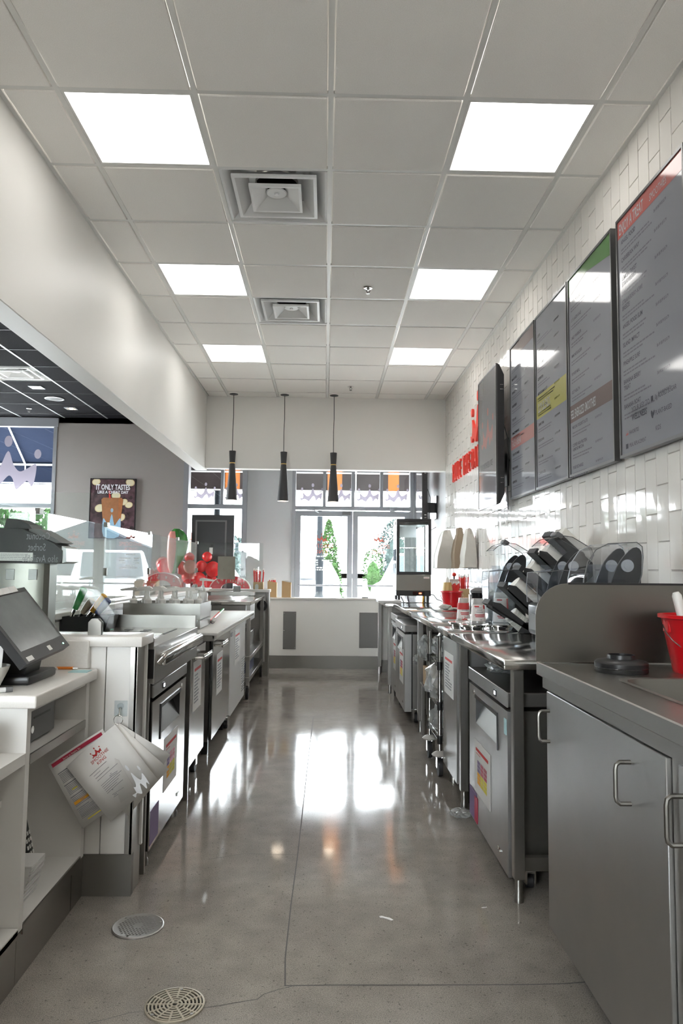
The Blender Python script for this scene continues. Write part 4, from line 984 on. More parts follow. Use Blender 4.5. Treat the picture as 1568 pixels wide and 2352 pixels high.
# ---- scales, cups, acrylic box
for (x, y, lb) in ((.875, 4.26, 'round chrome portion scale under the inverted measuring cup'), (.84, 4.46, 'round chrome portion scale under the tilted tall cup'), (1.03, 4.28, 'round chrome portion scale in front of the acrylic box')):
    t = thing('scale', lb, 'scale', (x, y, .90), group='round chrome portion scales')
    MB().lathe([(.06, 0), (.06, .006), (.078, .008), (.08, .018), (.078, .022), (0, .022)], n=36, cap=False).build('platform', 'chrome', t, world=False); B(-.02, .02, -.085, -.06, 0, .012, .002, 1).build('readout', 'black', t, world=False)
def cup(label, x, y, z, h=.15, rb=.048, rt=.034, name='cup'):
    t = thing(name, label, 'cup', (x, y, z), group='plastic cups on the scales')
    MB().lathe([(rb, 0), (rb+.002, .006), (rb-.001, .008), (rt+.001, h-.015), (rt, h-.012), (rt, h), (0, h)], n=28, cap=False).build('shell', 'cup_clear', t, world=False)
    prf = lambda z_: rb-(rb-rt)*(z_/h)+.0006
    arc = lambda a0, a1, z0, z1, mb: mb.loft([[Vector((prf(zz)*math.cos(a), prf(zz)*math.sin(a), zz)) for a in [a0+(a1-a0)*i/10 for i in range(11)]] for zz in (z0, z1)], False, False)
    mb = MB(); arc(-2.9, -.3, .02, h-.035, mb); mb.build('print_panel', 'cup_print', t, world=False)
    mb = MB()
    for z0, a0, a1, th in ((.052, -2.2, -.7, .006), (.043, -2.1, -.8, .005), (h-.05, -2.3, -1.6, .008)): arc(a0, a1, z0, z0+th, mb)
    arc(-.9, -.35, .09, h-.037, mb)
    for v in mb.bm.verts: v.co.x *= 1.012; v.co.y *= 1.012
    mb.build('print_red', 'ink_red', t, world=False)['kind'] = 'stuff'
    mb = MB()
    for z0, a0, a1 in ((.07, -2.0, -1.0), (.082, -1.9, -1.1), (.094, -2.2, -1.2), (.025, -1.5, -1.2)): arc(a0, a1, z0, z0+.004, mb)
    for v in mb.bm.verts: v.co.x *= 1.013; v.co.y *= 1.013
    mb.build('print_grey', 'ink_grey', t, world=False)['kind'] = 'stuff'
    return t
cup('inverted frosted measuring cup with red print on the front scale', .905, 4.28, .923)
c2 = cup('taller white and red cup standing behind the inverted cup', .855, 4.47, .923, .145, .044, .03)
MB().lathe([(.0385, .075), (.035, .115)], n=24, cap=False).build('red_band', 'ink_red', c2, world=False)
MB().flat(CROWN, (-.002, -.0455, .02), (1, 0, 0), UPV, .035).build('crown_mark', 'ink_red', c2, world=False, smooth=0)
bx_ = thing('acrylic_box', 'clear acrylic bin holding a stack of pink printed cups', 'acrylic box', (1.07, 4.46, .90))
mb = MB(); q = (.99, 1.155, 4.39, 4.54)
mb.box(q[0], q[1], q[2], q[2]+.003, .90, 1.165).box(q[0], q[1], q[3]-.003, q[3], .90, 1.165).box(q[0], q[0]+.003, q[2]+.003, q[3]-.003, .90, 1.165).box(q[1]-.003, q[1], q[2]+.003, q[3]-.003, .90, 1.165).box(q[0]+.003, q[1]-.003, q[2]+.003, q[3]-.003, .90, .903); mb.build('walls', 'acrylic', bx_, smooth=0)
t = cup('stack of pink printed cups inside the acrylic box', 1.085, 4.465, .905, .20, .052, .042); t['group'] = 'cups in the acrylic box'
t = thing('pitcher', 'dark blender jar with a grey lid beside the acrylic box', 'pitcher', (1.09, 5.10, .90))
MB().lathe([(.045, 0), (.052, .01), (.058, .17), (.06, .185), (0, .185)], n=24, cap=False).build('jar', 'black_gloss', t, world=False); MB().lathe([(.062, .18), (.064, .195), (.05, .205), (.03, .215), (0, .215)], n=24, cap=False).build('lid', 'grey_plastic', t, world=False)
MB().box(-.075, -.06, -.012, .012, .03, .17, .005, 2).build('handle', 'steel_flat', t, world=False)
# far counter bits
bk2 = pail('red sanitiser pail with wire handle on the far counter', (1.10, 6.28, .90), .068, .088, .155, handle=True)
rs = random.Random(21)
def straws(label, x, y, z, bw, bh, n, top, mname='kraft'):
    t = thing('straw_box', label, 'straw box', (x, y, z), group='boxes of wrapped red straws')
    MB().box(-bw/2, bw/2, -bw/2, -bw/2+.003, 0, bh).box(-bw/2, bw/2, bw/2-.003, bw/2, 0, bh).box(-bw/2, -bw/2+.003, -bw/2, bw/2, 0, bh).box(bw/2-.003, bw/2, -bw/2, bw/2, 0, bh).box(-bw/2, bw/2, -bw/2, bw/2, 0, .004).build('carton', mname, t, world=False, smooth=0)
    for k in range(n):
        sx_, sy_ = rs.uniform(-bw/2+.01, bw/2-.01), rs.uniform(-bw/2+.01, bw/2-.01); tz = top+rs.uniform(-.012, .012); lx, ly = sx_*1.25, sy_*1.25
        MB().cyl((sx_, sy_, .006), (lx, ly, tz), .005, n=6).build('straw', 'red_straw', t, world=False); MB().cyl((lx, ly, tz), (lx*1.03, ly*1.03, tz+.02), .0055, .004, 6).build('wrapper_tip', 'white_plastic', t, world=False)
    return t
straws('open carton of wrapped red straws behind the red pail', 1.20, 6.72, .90, .10, .10, 16, .205)
straws('taller carton of red straws close to the tiled wall', 1.33, 6.95, .90, .10, .16, 14, .27)
t = thing('syrup_bottle', 'amber filled squeeze bottle behind the red pail', 'bottle', (1.12, 6.62, .90))
MB().lathe([(.045, 0), (.047, .01), (.047, .10), (.0, .10)], n=20, cap=False).build('lower_body', 'white_plastic', t, world=False); MB().lathe([(.0465, .10), (.046, .16), (.036, .225), (0, .225)], n=20, cap=False).build('fill', 'amber', t, world=False); MB().lathe([(.02, .225), (.018, .24), (.006, .27), (0, .272)], n=14, cap=False).build('nozzle', 'white_plastic', t, world=False)
t = thing('order_spike', 'beige card holder topped by a red ball', 'card holder', (1.255, 7.02, .90))
B(-.05, .05, -.04, .04, 0, .25, .003, 1).build('card', 'bag_paper', t, world=False); MB().cyl((0, 0, .25), (0, 0, .275), .008, n=10).build('stem', 'black', t, world=False); MB().sph((0, 0, .293), .02).build('ball', 'red_sign', t, world=False)
def crumple(label, c, r, sc_, seed, mname='bag_paper'):
    rr = random.Random(seed); mb = MB(); mb.ico((0, 0, 0), r, 2, .28, sc_, rr); lo = min(v.co.z for v in mb.bm.verts)
    for v in mb.bm.verts: v.co += Vector((c[0], c[1], c[2]-lo+.001))
    tag(mb.build('napkin', mname, smooth=0), label, 'napkin', 'crumpled napkins on the counter')
crumple('crumpled beige napkin lying at the foot of the red pail', (1.03, 6.2, .90), .045, (1.2, .9, .55), 31)
crumple('twisted flat napkin strip trailing beside the red pail', (1.10, 6.12, .90), .04, (1.5, .8, .25), 32)
crumple('wad of napkins stuffed behind the dark jar lid', (1.19, 5.35, .90), .06, (1, 1, 1.9), 33)
def bag(label, y, x, wd, h, z0, th, mname, seed):
    rr = random.Random(seed); t = thing('paper_bag', label, 'paper bag', (x, y, z0), group='paper bags hung on the tiled wall')
    rings = []
    for i, f in enumerate((0, .12, .3, .5, .7, .85, .96, 1)):
        ww = wd*(1-.06*f-.5*max(0, f-.55)/.45*(.7)); tt = th*(1-.75*max(0, f-.35)/.65)+.004
        r_ = []
        for (u, v_) in ((-1, -1), (-.3, -1.1), (.35, -.9), (1, -1), (1.05, 0), (1, 1), (0, 1), (-1, 1), (-.92, 0)): r_.append(Vector((v_*tt/2+rr.uniform(-.006, .006), u*ww/2+rr.uniform(-.008, .008), f*h+rr.uniform(-.004, .004))))
        rings.append(r_)
    MB().loft(rings).build('sack', mname, t, world=False, smooth=25)
    MB().tube([(0, 0, h-.02), (.012, 0, h+.03), (XR-.012-x, 0, h+.035)], .003, 6).build('hook', 'chrome', t, world=False)
bag('off white paper bag hung at the window end of the wall rack', 7.70, 1.285, .34, .40, 1.255, .22, 'bag_paper', 1)
bag('brown kraft paper bag hung between two off white bags', 7.34, 1.365, .20, .41, 1.26, .13, 'bag_kraft', 2)
bag('off white paper bag hung next to the straw cartons', 7.05, 1.40, .26, .38, 1.265, .12, 'bag_paper', 3)
# ---- countertop cooler
ck = thing('drinks_cooler', 'tall countertop glass drinks cooler with steel base', 'cooler', (.925, 7.68, .90))
x0, x1, ya, yb = .738, 1.098, 7.5, 7.86
B(x0, x1, ya, yb, .965, 1.02, .003, 1).build('grille_base', 'black', ck)
for x in (x0+.03, x1-.03):
    for y in (ya+.03, yb-.03): MB().cyl((x, y, .90), (x, y, .966), .014, n=10).build('foot', 'black', ck)
B(x0+.17, x0+.29, ya-.003, ya+.001, .975, 1.01).build('control_panel', 'black_gloss', ck, smooth=0); B(x0+.235, x0+.262, ya-.0045, ya-.003, .985, 1.0).build('digits', 'led_red', ck, smooth=0)
B(x0, x1, ya+.004, yb, 1.02, 1.185, .002, 1).build('steel_base', 'brushed', ck)
MB().box(x0+.285, x0+.345, ya+.002, ya+.005, 1.145, 1.165).build('badge', 'white_plastic', ck, smooth=0); MB().text('Avantco', .014, (x0+.288, ya+.001, 1.149), (1, 0, 0), UPV, shear=.2).build('badge_lettering', 'ink_red', ck, smooth=0)
for x in (x0, x1-.024):
    for y in (ya, yb-.024): B(x, x+.024, y, y+.024, 1.185, 1.71).build('post', 'black', ck, smooth=0)
B(x0, x1, ya, yb, 1.705, 1.765, .004, 1).build('top_box', 'black', ck)
frame(x0, x1, 1.185, 1.765, .03, ya-.022, ya-.002).build('door_frame', 'black', ck, smooth=0)
B(x0+.03, x1-.03, ya-.016, ya-.012, 1.215, 1.735).build('pane', 'glass', ck, smooth=0); B(x0+.001, x0+.005, ya+.024, yb-.024, 1.185, 1.705).build('pane', 'glass', ck, smooth=0); B(x1-.005, x1-.001, ya+.024, yb-.024, 1.185, 1.705).build('pane', 'glass', ck, smooth=0); B(x0+.024, x1-.024, yb-.006, yb-.002, 1.185, 1.705).build('pane', 'glass', ck, smooth=0)
mb = MB()
for k in range(10): mb.tube([(x0+.03+k*.033, ya+.03, 1.465), (x0+.03+k*.033, yb-.03, 1.465)], .002, 5)
mb.tube([(x0+.03, ya+.03, 1.465), (x1-.03, ya+.03, 1.465)], .003, 5).tube([(x0+.03, yb-.03, 1.465), (x1-.03, yb-.03, 1.465)], .003, 5); mb.build('wire_shelf', 'chrome', ck)
B(x0+.035, x0+.23, ya+.2, ya+.203, 1.58, 1.70).build('header_card', 'alu', ck, smooth=0)
for x in (x1-.052, x1-.034): B(x, x+.008, ya+.03, ya+.038, 1.22, 1.70).build('led_strip', 'led_strip', ck, smooth=0)
MB().tube([(x0-.012, ya-.02, 1.25), (x0-.012, ya-.02, 1.73)], .004, 6).build('door_handle', 'black', ck)
MB().tube([(x1, ya+.1, .98), (x1+.04, ya+.08, .975), (x1+.07, ya+.05, .93), (x1+.14, ya+.02, .906)], .004, 6).build('power_cord', 'black', ck)
o = B(.535, .77, 7.285, 7.60, .9005, .925, .003, 1).build('serving_board', 'board_white'); tag(o, 'white board lying on the far counter corner', 'board')
for i, (x, m_, lb) in enumerate(((.80, 'ink_grey', 'grey pen leaning beside the cooler'), (.85, 'decal', 'lilac marker leaning in front of the cooler'), (.99, 'orange_plastic', 'yellow marker standing in front of the cooler'))):
    tag(MB().tube([(x, 7.33, .903), (x-.03+.02*i, 7.36, .965)], .008, 8).build('marker_pen', m_), lb, 'pen', 'pens on the far counter')
# ================================================================ till counter on the left
sh = thing('till_cabinet', 'white open till cabinet with cash drawer shelf and steel edges', 'cabinet', (-1.2, 2.54, 0))
XFc = -.90
B(-1.48, XFc, 2.255, 2.285, .15, .807).build('side_panel', 'melamine', sh, smooth=0); B(-1.48, XFc, 2.80, 2.835, .15, .807).build('side_panel', 'melamine', sh, smooth=0)
B(-1.48, -1.46, 2.285, 2.80, .15, .807).build('back_panel', 'melamine', sh, smooth=0)
B(-1.46, XFc-.004, 2.285, 2.80, .79, .807).build('top_rail', 'melamine', sh, smooth=0)
for z in (.645, .145):
    B(-1.46, XFc-.004, 2.285, 2.80, z, z+.017).build('shelf', 'melamine', sh, smooth=0); B(XFc-.004, XFc+.002, 2.285, 2.80, z-.012, z+.017).build('shelf_edge', 'steel', sh, smooth=0)
B(-1.16, -1.145, 2.285, 2.80, .162, .633).build('inner_panel', 'melamine', sh, smooth=0)
mb = MB()
for z in (.70, .615, .585): mb.cyl((-1.02, 2.799, z), (-1.02, 2.801, z), .004, n=8)
mb.build('peg_hole', 'black', sh)
B(-1.48, -.904, 2.255, 2.72, 0, .143).box(-1.48, -.904, 2.725, 2.842, 0, .143).build('kick_plate', 'steel', sh, smooth=0)
o = B(-1.52, -.87, 2.24, 2.835, .808, .848, .006, 3).build('countertop', 'quartz', sh)
lw = thing('low_shelf_unit', 'low white open shelf unit beside the till cabinet', 'shelf unit', (-1.2, 1.6, 0))
B(-1.48, XFc, .9, 2.253, .641, .674).build('top_board', 'melamine', lw, smooth=0)
for z, d in ((.515, .965), (.355, .965), (.145, .90)): B(-1.46, -d, .93, 2.253, z, z+.02).build('shelf', 'melamine', lw, smooth=0)
B(XFc-.006, XFc, .93, 2.253, .133, .16).build('shelf_edge', 'steel', lw, smooth=0)
B(-1.48, -1.46, .9, 2.253, .145, .641).build('back_panel', 'melamine', lw, smooth=0); B(-1.48, XFc, .9, .93, .145, .641).build('side_panel', 'melamine', lw, smooth=0)
B(-1.48, -.904, .9, 2.253, 0, .143).build('kick_plate', 'steel', lw, smooth=0)
# cash drawer
cdw = thing('cash_drawer', 'dark grey cash drawer with key lock inside the till cabinet', 'cash drawer', (-1.15, 2.46, .663))
B(-1.36, -.955, 2.27+.02, 2.60, .675, .785).build('box', 'grey_plastic', cdw, smooth=0)
fr_ = B(-.955, -.945, 2.29, 2.605, .672, .788, .002, 1).build('front', 'grey_plastic', cdw)
B(-.946, -.9435, 2.42, 2.56, .742, .748).build('slot', 'black', fr_, smooth=0); B(-.946, -.9435, 2.30, 2.375, .725, .731).build('slot', 'black', fr_, smooth=0)
MB().cyl((-.946, 2.40, .712), (-.939, 2.40, .712), .012, n=18).build('key_lock', 'chrome', fr_)
for y in (2.31, 2.58): MB().cyl((-.98, y, .663), (-.98, y, .676), .012, n=10).build('foot', 'black', cdw)
# till
ps_ = thing('till_terminal', 'black touchscreen till terminal on the white counter', 'till', (-1.12, 2.52, .848))
B(-1.20, -.965, 2.42, 2.66, .849, .878, .008, 2).build('base', 'black', ps_)
MB().prism([(-1.16, 2.47, .875), (-1.0, 2.47, .875), (-.985, 2.47, .95), (-1.09, 2.47, 1.07), (-1.16, 2.47, 1.04)], (0, .12, 0)).build('neck', 'black', ps_, smooth=0)
cbl, cbr, ctr = Vector((-.93, 2.31, .932)), Vector((-.915, 2.642, .957)), Vector((-1.08, 2.683, 1.167))
hd = (cbr-cbl).normalized(); up_ = (ctr-cbr); up_ = (up_-hd*up_.dot(hd)); H_ = up_.length; up_.normalize(); nr = hd.cross(up_).normalized(); Wd = (cbr-cbl).length; oc = cbl
def scr(u0, u1, v0, v1, d0, d1, mb=None):
    mb = mb or MB(); P = lambda u, v, d: oc+hd*u+up_*v+nr*d
    return mb.prism([P(u0, v0, d0), P(u1, v0, d0), P(u1, v1, d0), P(u0, v1, d0)], nr*(d1-d0))
hs_ = scr(0, Wd, 0, H_, -.03, 0).build('screen_housing', 'black', ps_, smooth=0)
scr(.018, Wd-.018, .045, H_-.018, .0, .0012).build('touch_screen', 'touch', hs_, smooth=0)
scr(Wd*.55, Wd*.62, .012, .03, 0, .001).build('maker_mark', 'white_plastic', hs_, smooth=0)
scr(.02, .06, .006, .022, 0, .0012).build('sticker', 'paper', hs_, smooth=0)
scr(Wd-.035, Wd-.03, .014, .019, 0, .001).build('power_light', 'led_green', hs_, smooth=0)
for k in range(5): scr(.02+k*.05, .068+k*.05, H_-.012, H_+.012, .001, .003).build('paper_tab', 'paper', hs_, smooth=0)
# printer box on the low shelf
pb = thing('receipt_printer', 'dark grey receipt printer box on the low shelf unit', 'printer', (-1.06, 2.02, .674))
MB().prism([(-1.12, 1.86, .674), (-.985, 1.86, .674), (-.965, 1.86, .785), (-1.12, 1.86, .81)], (0, .27, 0)).build('case', 'grey_plastic', pb, smooth=0); MB().prism([(-.967, 1.86, .785), (-1.12, 1.86, .81), (-1.12, 1.86, .815), (-.964, 1.86, .789)], (0, .27, 0)).build('top_cover', 'steel_flat', pb, smooth=0)
B(-.979, -.976, 2.09, 2.115, .69, .712).build('maker_mark', 'white_plastic', pb, smooth=0)
# white bowl/cup of slips and small things on the counter
t = thing('bowl', 'white bowl with slips of paper beside the till', 'bowl', (-1.075, 2.335, .848))
MB().lathe([(.04, 0), (.045, .002), (.072, .06), (.077, .075), (.074, .075), (.066, .055), (.04, .008), (0, .008)], n=28, cap=False).build('shell', 'white_plastic', t, world=False)
MB().prism([(-.05, .0, .03), (.045, .02, .03), (.05, .02, .135), (-.06, .0, .14)], (0, .002, 0)).build('paper_slip', 'paper', t, world=False, smooth=0)
t = thing('pen', 'orange and silver pen on the till counter', 'pen', (-1.0, 2.79, .848))
MB().cyl((-1.01, 2.79, .855), (-.95, 2.79, .855), .0055, n=10).build('barrel', 'orange_pen', t); MB().cyl((-.95, 2.79, .855), (-.932, 2.79, .855), .004, .002, 10).build('tip', 'chrome', t); 
tag(B(-1.10, -1.005, 2.775, 2.80, .8485, .857, .001, 1).build('receipt_roll', 'paper'), 'folded white receipt beside the orange pen', 'receipt')
tag(B(-.945, -.875, 2.72, 2.78, .8485, .8505).build('sticky_note', 'teal_paper', smooth=0), 'pale teal sticky note on the counter corner', 'sticky note')
t = thing('marker', 'white marker lying in front of the bowl', 'marker', (-1.0, 2.28, .848))
MB().cyl((-1.03, 2.258, .857), (-.985, 2.29, .857), .008, n=10).build('barrel', 'white_enamel', t); MB().cyl((-.985, 2.29, .857), (-.968, 2.302, .857), .0085, n=10).build('cap', 'grey_plastic', t)
# inside bottom shelf: phone and napkin stack
t = thing('desk_phone', 'black cordless handset leaning in the till cabinet', 'phone', (-.975, 2.56, .162))
Rp = Matrix.Rotation(math.radians(-14), 3, 'Y')
MB().box(-.99, -.965, 2.53, 2.59, .165, .41, .01, 2, Rp, (-.975, 2.56, .165)).build('handset', 'black', t)
mb = MB()
for i in range(4):
    for j in range(3): mb.box(-.9645, -.9625, 2.54+j*.016, 2.548+j*.016, .26+i*.022, .272+i*.022, 0, 1, Rp, (-.975, 2.56, .165))
mb.build('keypad', 'white_plastic', t, smooth=0)
rs = random.Random(12); mb = MB()
t = thing('napkin_stack', 'leaning stack of white napkins in the bottom of the till cabinet', 'napkins', (-.97, 2.41, .162))
for k in range(36):
    z = .163+k*.0035; dx = -.02+.0011*k+rs.uniform(-.004, .004); a = rs.uniform(-.05, .05)
    B(-1.01+dx, -.935+dx, 2.39, 2.52-.0006*k, z, z+.003).build('napkin', 'paper', t, smooth=0)
film('crumpled clear wrapper on the low shelf', (-1.0, 2.15, .42), .055, (.9, 1.1, .8), 41)
# ---- papers on the hook
hk = thing('wall_hook', 'clear adhesive hook on the white wall end', 'hook', (-.781, 2.845, .70))
B(-.806, -.756, 2.846, 2.8495, .665, .725, .001, 1).build('backing', 'acrylic', hk); MB().tube([(-.781, 2.846, .70), (-.781, 2.832, .70), (-.781, 2.828, .68), (-.781, 2.822, .672), (-.781, 2.815, .68)], .0028, 8).build('hook', 'chrome', hk); MB().cyl((-.781, 2.846, .705), (-.781, 2.838, .705), .012, n=14).build('knob', 'acrylic', hk)
def ring_tor(c, R, r, n=24): return MB().tube([(c[0]+R*math.cos(2*PI*k/n), c[1], c[2]+R*math.sin(2*PI*k/n)) for k in range(n)], r, 6, closed=True)
o = ring_tor((-.781, 2.818, .658), .017, .0015).build('key_ring', 'chrome'); tag(o, 'small metal ring holding the laminated sheets', 'ring')
RT = math.radians(35)
def sheet(label, corner, ang, y, w_=.216, h_=.285, content=None, mname='paper'):
    a = math.radians(ang); xd = Vector((math.cos(a), 0, math.sin(a))); yd = Vector((-math.sin(a), 0, math.cos(a)))
    t = thing('laminated_sheet', label, 'paper sheet', (-.773, y-.012, .656), RT, 'laminated sheets on the hook')
    off = Vector(((corner[0]+.773)/.85, 0, corner[1]-.656))
    P = lambda u, v, d=0: off+Vector((0, -d, 0))+xd*u-yd*v
    rings = []
    for i in range(7):
        u = w_*i/6; bow = -.012*math.sin(PI*i/6)*.5
        rings.append([P(u, 0, bow), P(u, h_, bow+.02*(i/6-.5))])
    mb = MB(); vs = [[mb.bm.verts.new(p) for p in r] for r in rings]
    for r0_, r1_ in zip(vs, vs[1:]): mb.bm.faces.new((r0_[0], r0_[1], r1_[1], r1_[0]))
    ob = mb.build('sheet', mname, t, world=False); ob.modifiers.new('solid', 'SOLIDIFY').thickness = .0012
    def bowed(u, v, lift=.0022):
        i = u/w_; b0 = -.012*math.sin(PI*i)*.5; b1 = b0+.02*(i-.5); d = b0+(b1-b0)*v/h_; return P(u, v, d+lift)
    if content: content(t, bowed, w_, h_)
def rectp(mb, f, u0, u1, v0, v1, mi, n=4, lift=.0022):
    mb.mi = mi
    for k in range(n):
        a, b_ = u0+(u1-u0)*k/n, u0+(u1-u0)*(k+1)/n; mb.poly([f(a, v1, lift), f(b_, v1, lift), f(b_, v0, lift), f(a, v0, lift)])
def front_page(t, f, w_, h_):
    mb = MB()
    for P in CROWN: mb.mi = 0; mb.poly([f(.105+x*.042, .035-y*.042) for x, y in P])
    for k in range(3): rectp(mb, f, .05, .05+.03*(k+1), .10+.012*k, .1018+.012*k, 1, 2)
    rectp(mb, f, .04, .115, .088, .090, 1, 2)
    for k in range(6): rectp(mb, f, .05, .10+.012*((k*3) % 4), .148+.008*k, .150+.008*k, 1, 2)
    for P in CROWN: mb.mi = 2; mb.poly([f(.15+x*.15*.5-y*.0, .235-y*.17) for x, y in P])
    o_ = f(.07, .062); xd = (f(.1, .062)-o_); yd = (f(.07, .05)-o_)
    mb.mi = 0; mb.text('SMOOTHIE', .018, o_, xd, yd, sx=.85); mb.text('KING', .018, f(.085, .079), xd, yd, sx=.9)
    mb.build('print', ['ink_red', 'ink_grey', 'decal_white'], t, world=False, smooth=0)
def steps_page(t, f, w_, h_):
    mb = MB(); rectp(mb, f, .008, w_-.01, .006, .02, 0, 6)
    r = random.Random(2); v = .05
    for blk in range(4):
        rectp(mb, f, .012, .06, v, v+.004, 1, 2); v += .008
        for k in range(7): rectp(mb, f, .014, .014+r.uniform(.10, .18), v, v+.0022, 1, 2); v += .0055
        v += .006
    rectp(mb, f, .014, .09, .178, .19, 2, 3, .0026); rectp(mb, f, .03, .05, .13, .135, 3, 1, .0026); rectp(mb, f, .03, .13, .262, .266, 3, 2, .0026)
    o_ = f(.05, .018, .003); mb.mi = 4; mb.text('Serve to Inspire Steps of Service', .011, o_, f(.1, .018, .003)-o_, f(.05, .01, .003)-o_, sx=.8)
    mb.build('print', ['ink_crimson', 'ink_grey', 'ink_orange', 'ink_yellow', 'paper'], t, world=False, smooth=0)
sheet('laminated sheet at the back of the hanging bundle', (-.88, .47), 55, 2.826, h_=.25)
sheet('laminated grey sheet sticking out to the fridge side of the bundle', (-.905, .492), 46, 2.820, content=None, mname='melamine')
sheet('laminated steps of service sheet with a crimson header', (-.987, .534), 28, 2.812, content=steps_page)
sheet('laminated cover sheet with a red crown logo, front of the bundle', (-.93, .518), 37, 2.803, content=front_page)

# ---- ice bin station
ib = thing('ice_bin', 'steel ice bin station with rolled front rail and rear upstand', 'ice bin', (-1.05, 3.5, 0))
B(-1.35, -.705, 3.035, 4.0, .76, .908, .003, 1).build('body', 'steel', ib)
MB().box(-.712, -.70, 3.04, 4.03, .755, .912, .002, 1).build('front_apron', 'steel', ib)
B(-1.30, -.80, 3.12, 3.62, .908, .914, .002, 1).build('sliding_cover', 'steel_top', ib)
MB().box(-.80, -.79, 3.62, 3.92, .908, .911).build('cover_slot', 'black', ib, smooth=0)
mb = MB()
for i in range(3):
    for j in range(4): mb.box(-1.25+j*.10, -1.21+j*.10, 3.7+i*.07, 3.73+i*.07, .908, .9095)
mb.build('drain_slots', 'black', ib, smooth=0)['kind'] = 'stuff'
MB().prism([(-1.35, 3.03, .90), (-.704, 3.03, .90), (-.704, 3.03, .945), (-.708, 3.03, .957), (-.718, 3.03, .966), (-.73, 3.03, .97), (-1.35, 3.03, .97)], (0, .005, 0)).build('end_splash', 'steel', ib, smooth=0)
B(-1.35, -.706, 4.0, 4.008, .76, .978, .002, 1).build('rear_upstand', 'steel', ib)
MB().tube([(-.70, 3.09, .84), (-.683, 3.09, .858), (-.683, 3.11, .862), (-.683, 4.02, .862), (-.683, 4.035, .858), (-.70, 4.035, .84)], .017, 12).box(-.70, -.668, 3.10, 4.03, .825, .862, .006, 2).build('front_rail', 'steel_top', ib)
for x in (-.74, -1.3):
    for y in (3.045, 3.97): B(x-.02, x+.02, y-.008, y+.012, 0, .76).build('leg', 'steel', ib, smooth=0)
B(-.742, -.704, 3.034, 3.042, .78, .90).build('side_box', 'black', ib, smooth=0)
fl1 = fridge('steel undercounter fridge below the ice bin', -.712, 3.075, 3.79, .075, .678, -1, note=(3.32, 3.60, .235, .47), depth=.55, near='lo', lid=.05, wheels=False, shade='steel_gloss')
B(-.7145, -.711, 3.09, 3.24, .09, .23).build('sticker', 'ink_purple', fl1, smooth=0)
# ---- ice machine
im = thing('ice_machine', 'countertop ice dispenser with black hood and steel body', 'ice machine', (-1.27, 3.17, .914))
MB().prism([(x_, y_, .915) for x_, y_ in [(-1.385, 3.10), (-1.235, 3.10), (-1.20, 3.115), (-1.185, 3.14), (-1.185, 3.225), (-1.205, 3.245), (-1.385, 3.245)]], (0, 0, .335)).build('body', 'brushed', im, smooth=30)
for k, x in enumerate((-1.335, -1.24)): B(x-.018, x+.018, 3.097, 3.101, 1.18, 1.225, .001, 1).build('latch_plate', 'steel_flat', im)
MB().prism([(-1.395, 3.08, 1.25), (-1.125, 3.08, 1.25), (-1.115, 3.08, 1.262), (-1.115, 3.08, 1.305), (-1.15, 3.08, 1.335), (-1.285, 3.08, 1.395), (-1.395, 3.08, 1.40)], (0, .18, 0)).build('hood', 'black', im, smooth=0)
MB().prism([(-1.115, 3.09, 1.252), (-1.098, 3.09, 1.258), (-1.102, 3.09, 1.315), (-1.12, 3.09, 1.325)], (0, .16, 0)).build('front_flap', 'steel_flat', im, smooth=0)
MB().prism([(-1.145, 3.10, 1.336), (-1.125, 3.10, 1.339), (-1.225, 3.10, 1.397), (-1.265, 3.10, 1.397), (-1.265, 3.10, 1.388)], (0, .15, 0)).build('access_lid', 'grey_plastic', im, smooth=0)
MB().prism([(-1.375, 3.11, 1.40), (-1.255, 3.11, 1.396), (-1.27, 3.11, 1.416), (-1.315, 3.11, 1.438), (-1.365, 3.11, 1.442)], (0, .13, 0)).build('top_cap', 'black', im, smooth=0)
nb = B(-1.375, -1.235, 3.0775, 3.08, 1.26, 1.295).build('rating_plate', 'melamine', im, smooth=0)
mb = MB(); r = random.Random(4)
for k in range(4): mb.words((-1.37, 3.077, 1.287-.007*k), (1, 0, 0), UPV, .12, .0022, r, .005, .02)
mb.build('plate_print', 'ink_grey', im, smooth=0)['kind'] = 'stuff'
# ---- scoops in a black bin
t = thing('scoop_bin', 'black bin of scoops standing on the rear of the ice bin', 'bin', (-1.24, 3.86, .909))
MB().box(-.10, .10, -.08, .08, 0, .006).prism([(-.11, -.09, .0), (.11, -.09, 0), (.13, -.09, .075), (-.12, -.09, .07)], (0, .004, 0)).prism([(-.11, .086, .0), (.11, .086, 0), (.13, .086, .075), (-.12, .086, .07)], (0, .004, 0)).box(-.118, -.11, -.09, .09, 0, .07).prism([(.105, -.09, 0), (.11, -.09, 0), (.13, -.09, .075), (.126, -.09, .075)], (0, .18, 0)).build('tray', 'black', t, world=False, smooth=0)
for a, b_, m_, lb in (((-1.34, 3.85, .945), (-1.268, 3.84, 1.12), 'green_plastic', 'green handled scoop leaning in the black bin'), ((-1.31, 3.86, .945), (-1.225, 3.85, 1.065), 'beige_plastic', 'beige handled scoop leaning in the black bin'), ((-1.27, 3.87, .945), (-1.165, 3.86, 1.085), 'orange_plastic', 'orange handled scoop leaning in the black bin'), ((-1.23, 3.84, .945), (-1.135, 3.83, 1.065), 'blue_plastic', 'dark blue handled scoop leaning in the black bin')):
    s_ = thing('scoop', lb, 'scoop', a, group='scoops in the black bin'); a, b_ = Vector(a), Vector(b_); mid = a.lerp(b_, .4)
    MB().tube([mid, a.lerp(b_, .7), b_, b_+(b_-a)*.03], [.015, .019, .020, .014], 10).build('handle', m_, s_); MB().tube([a, mid], [.012, .009], 8).build('shank', 'chrome', s_); MB().sph(a+Vector((0, 0, .0)), .024, (1, 1, .7), 12, 8).build('cup', 'chrome', s_)
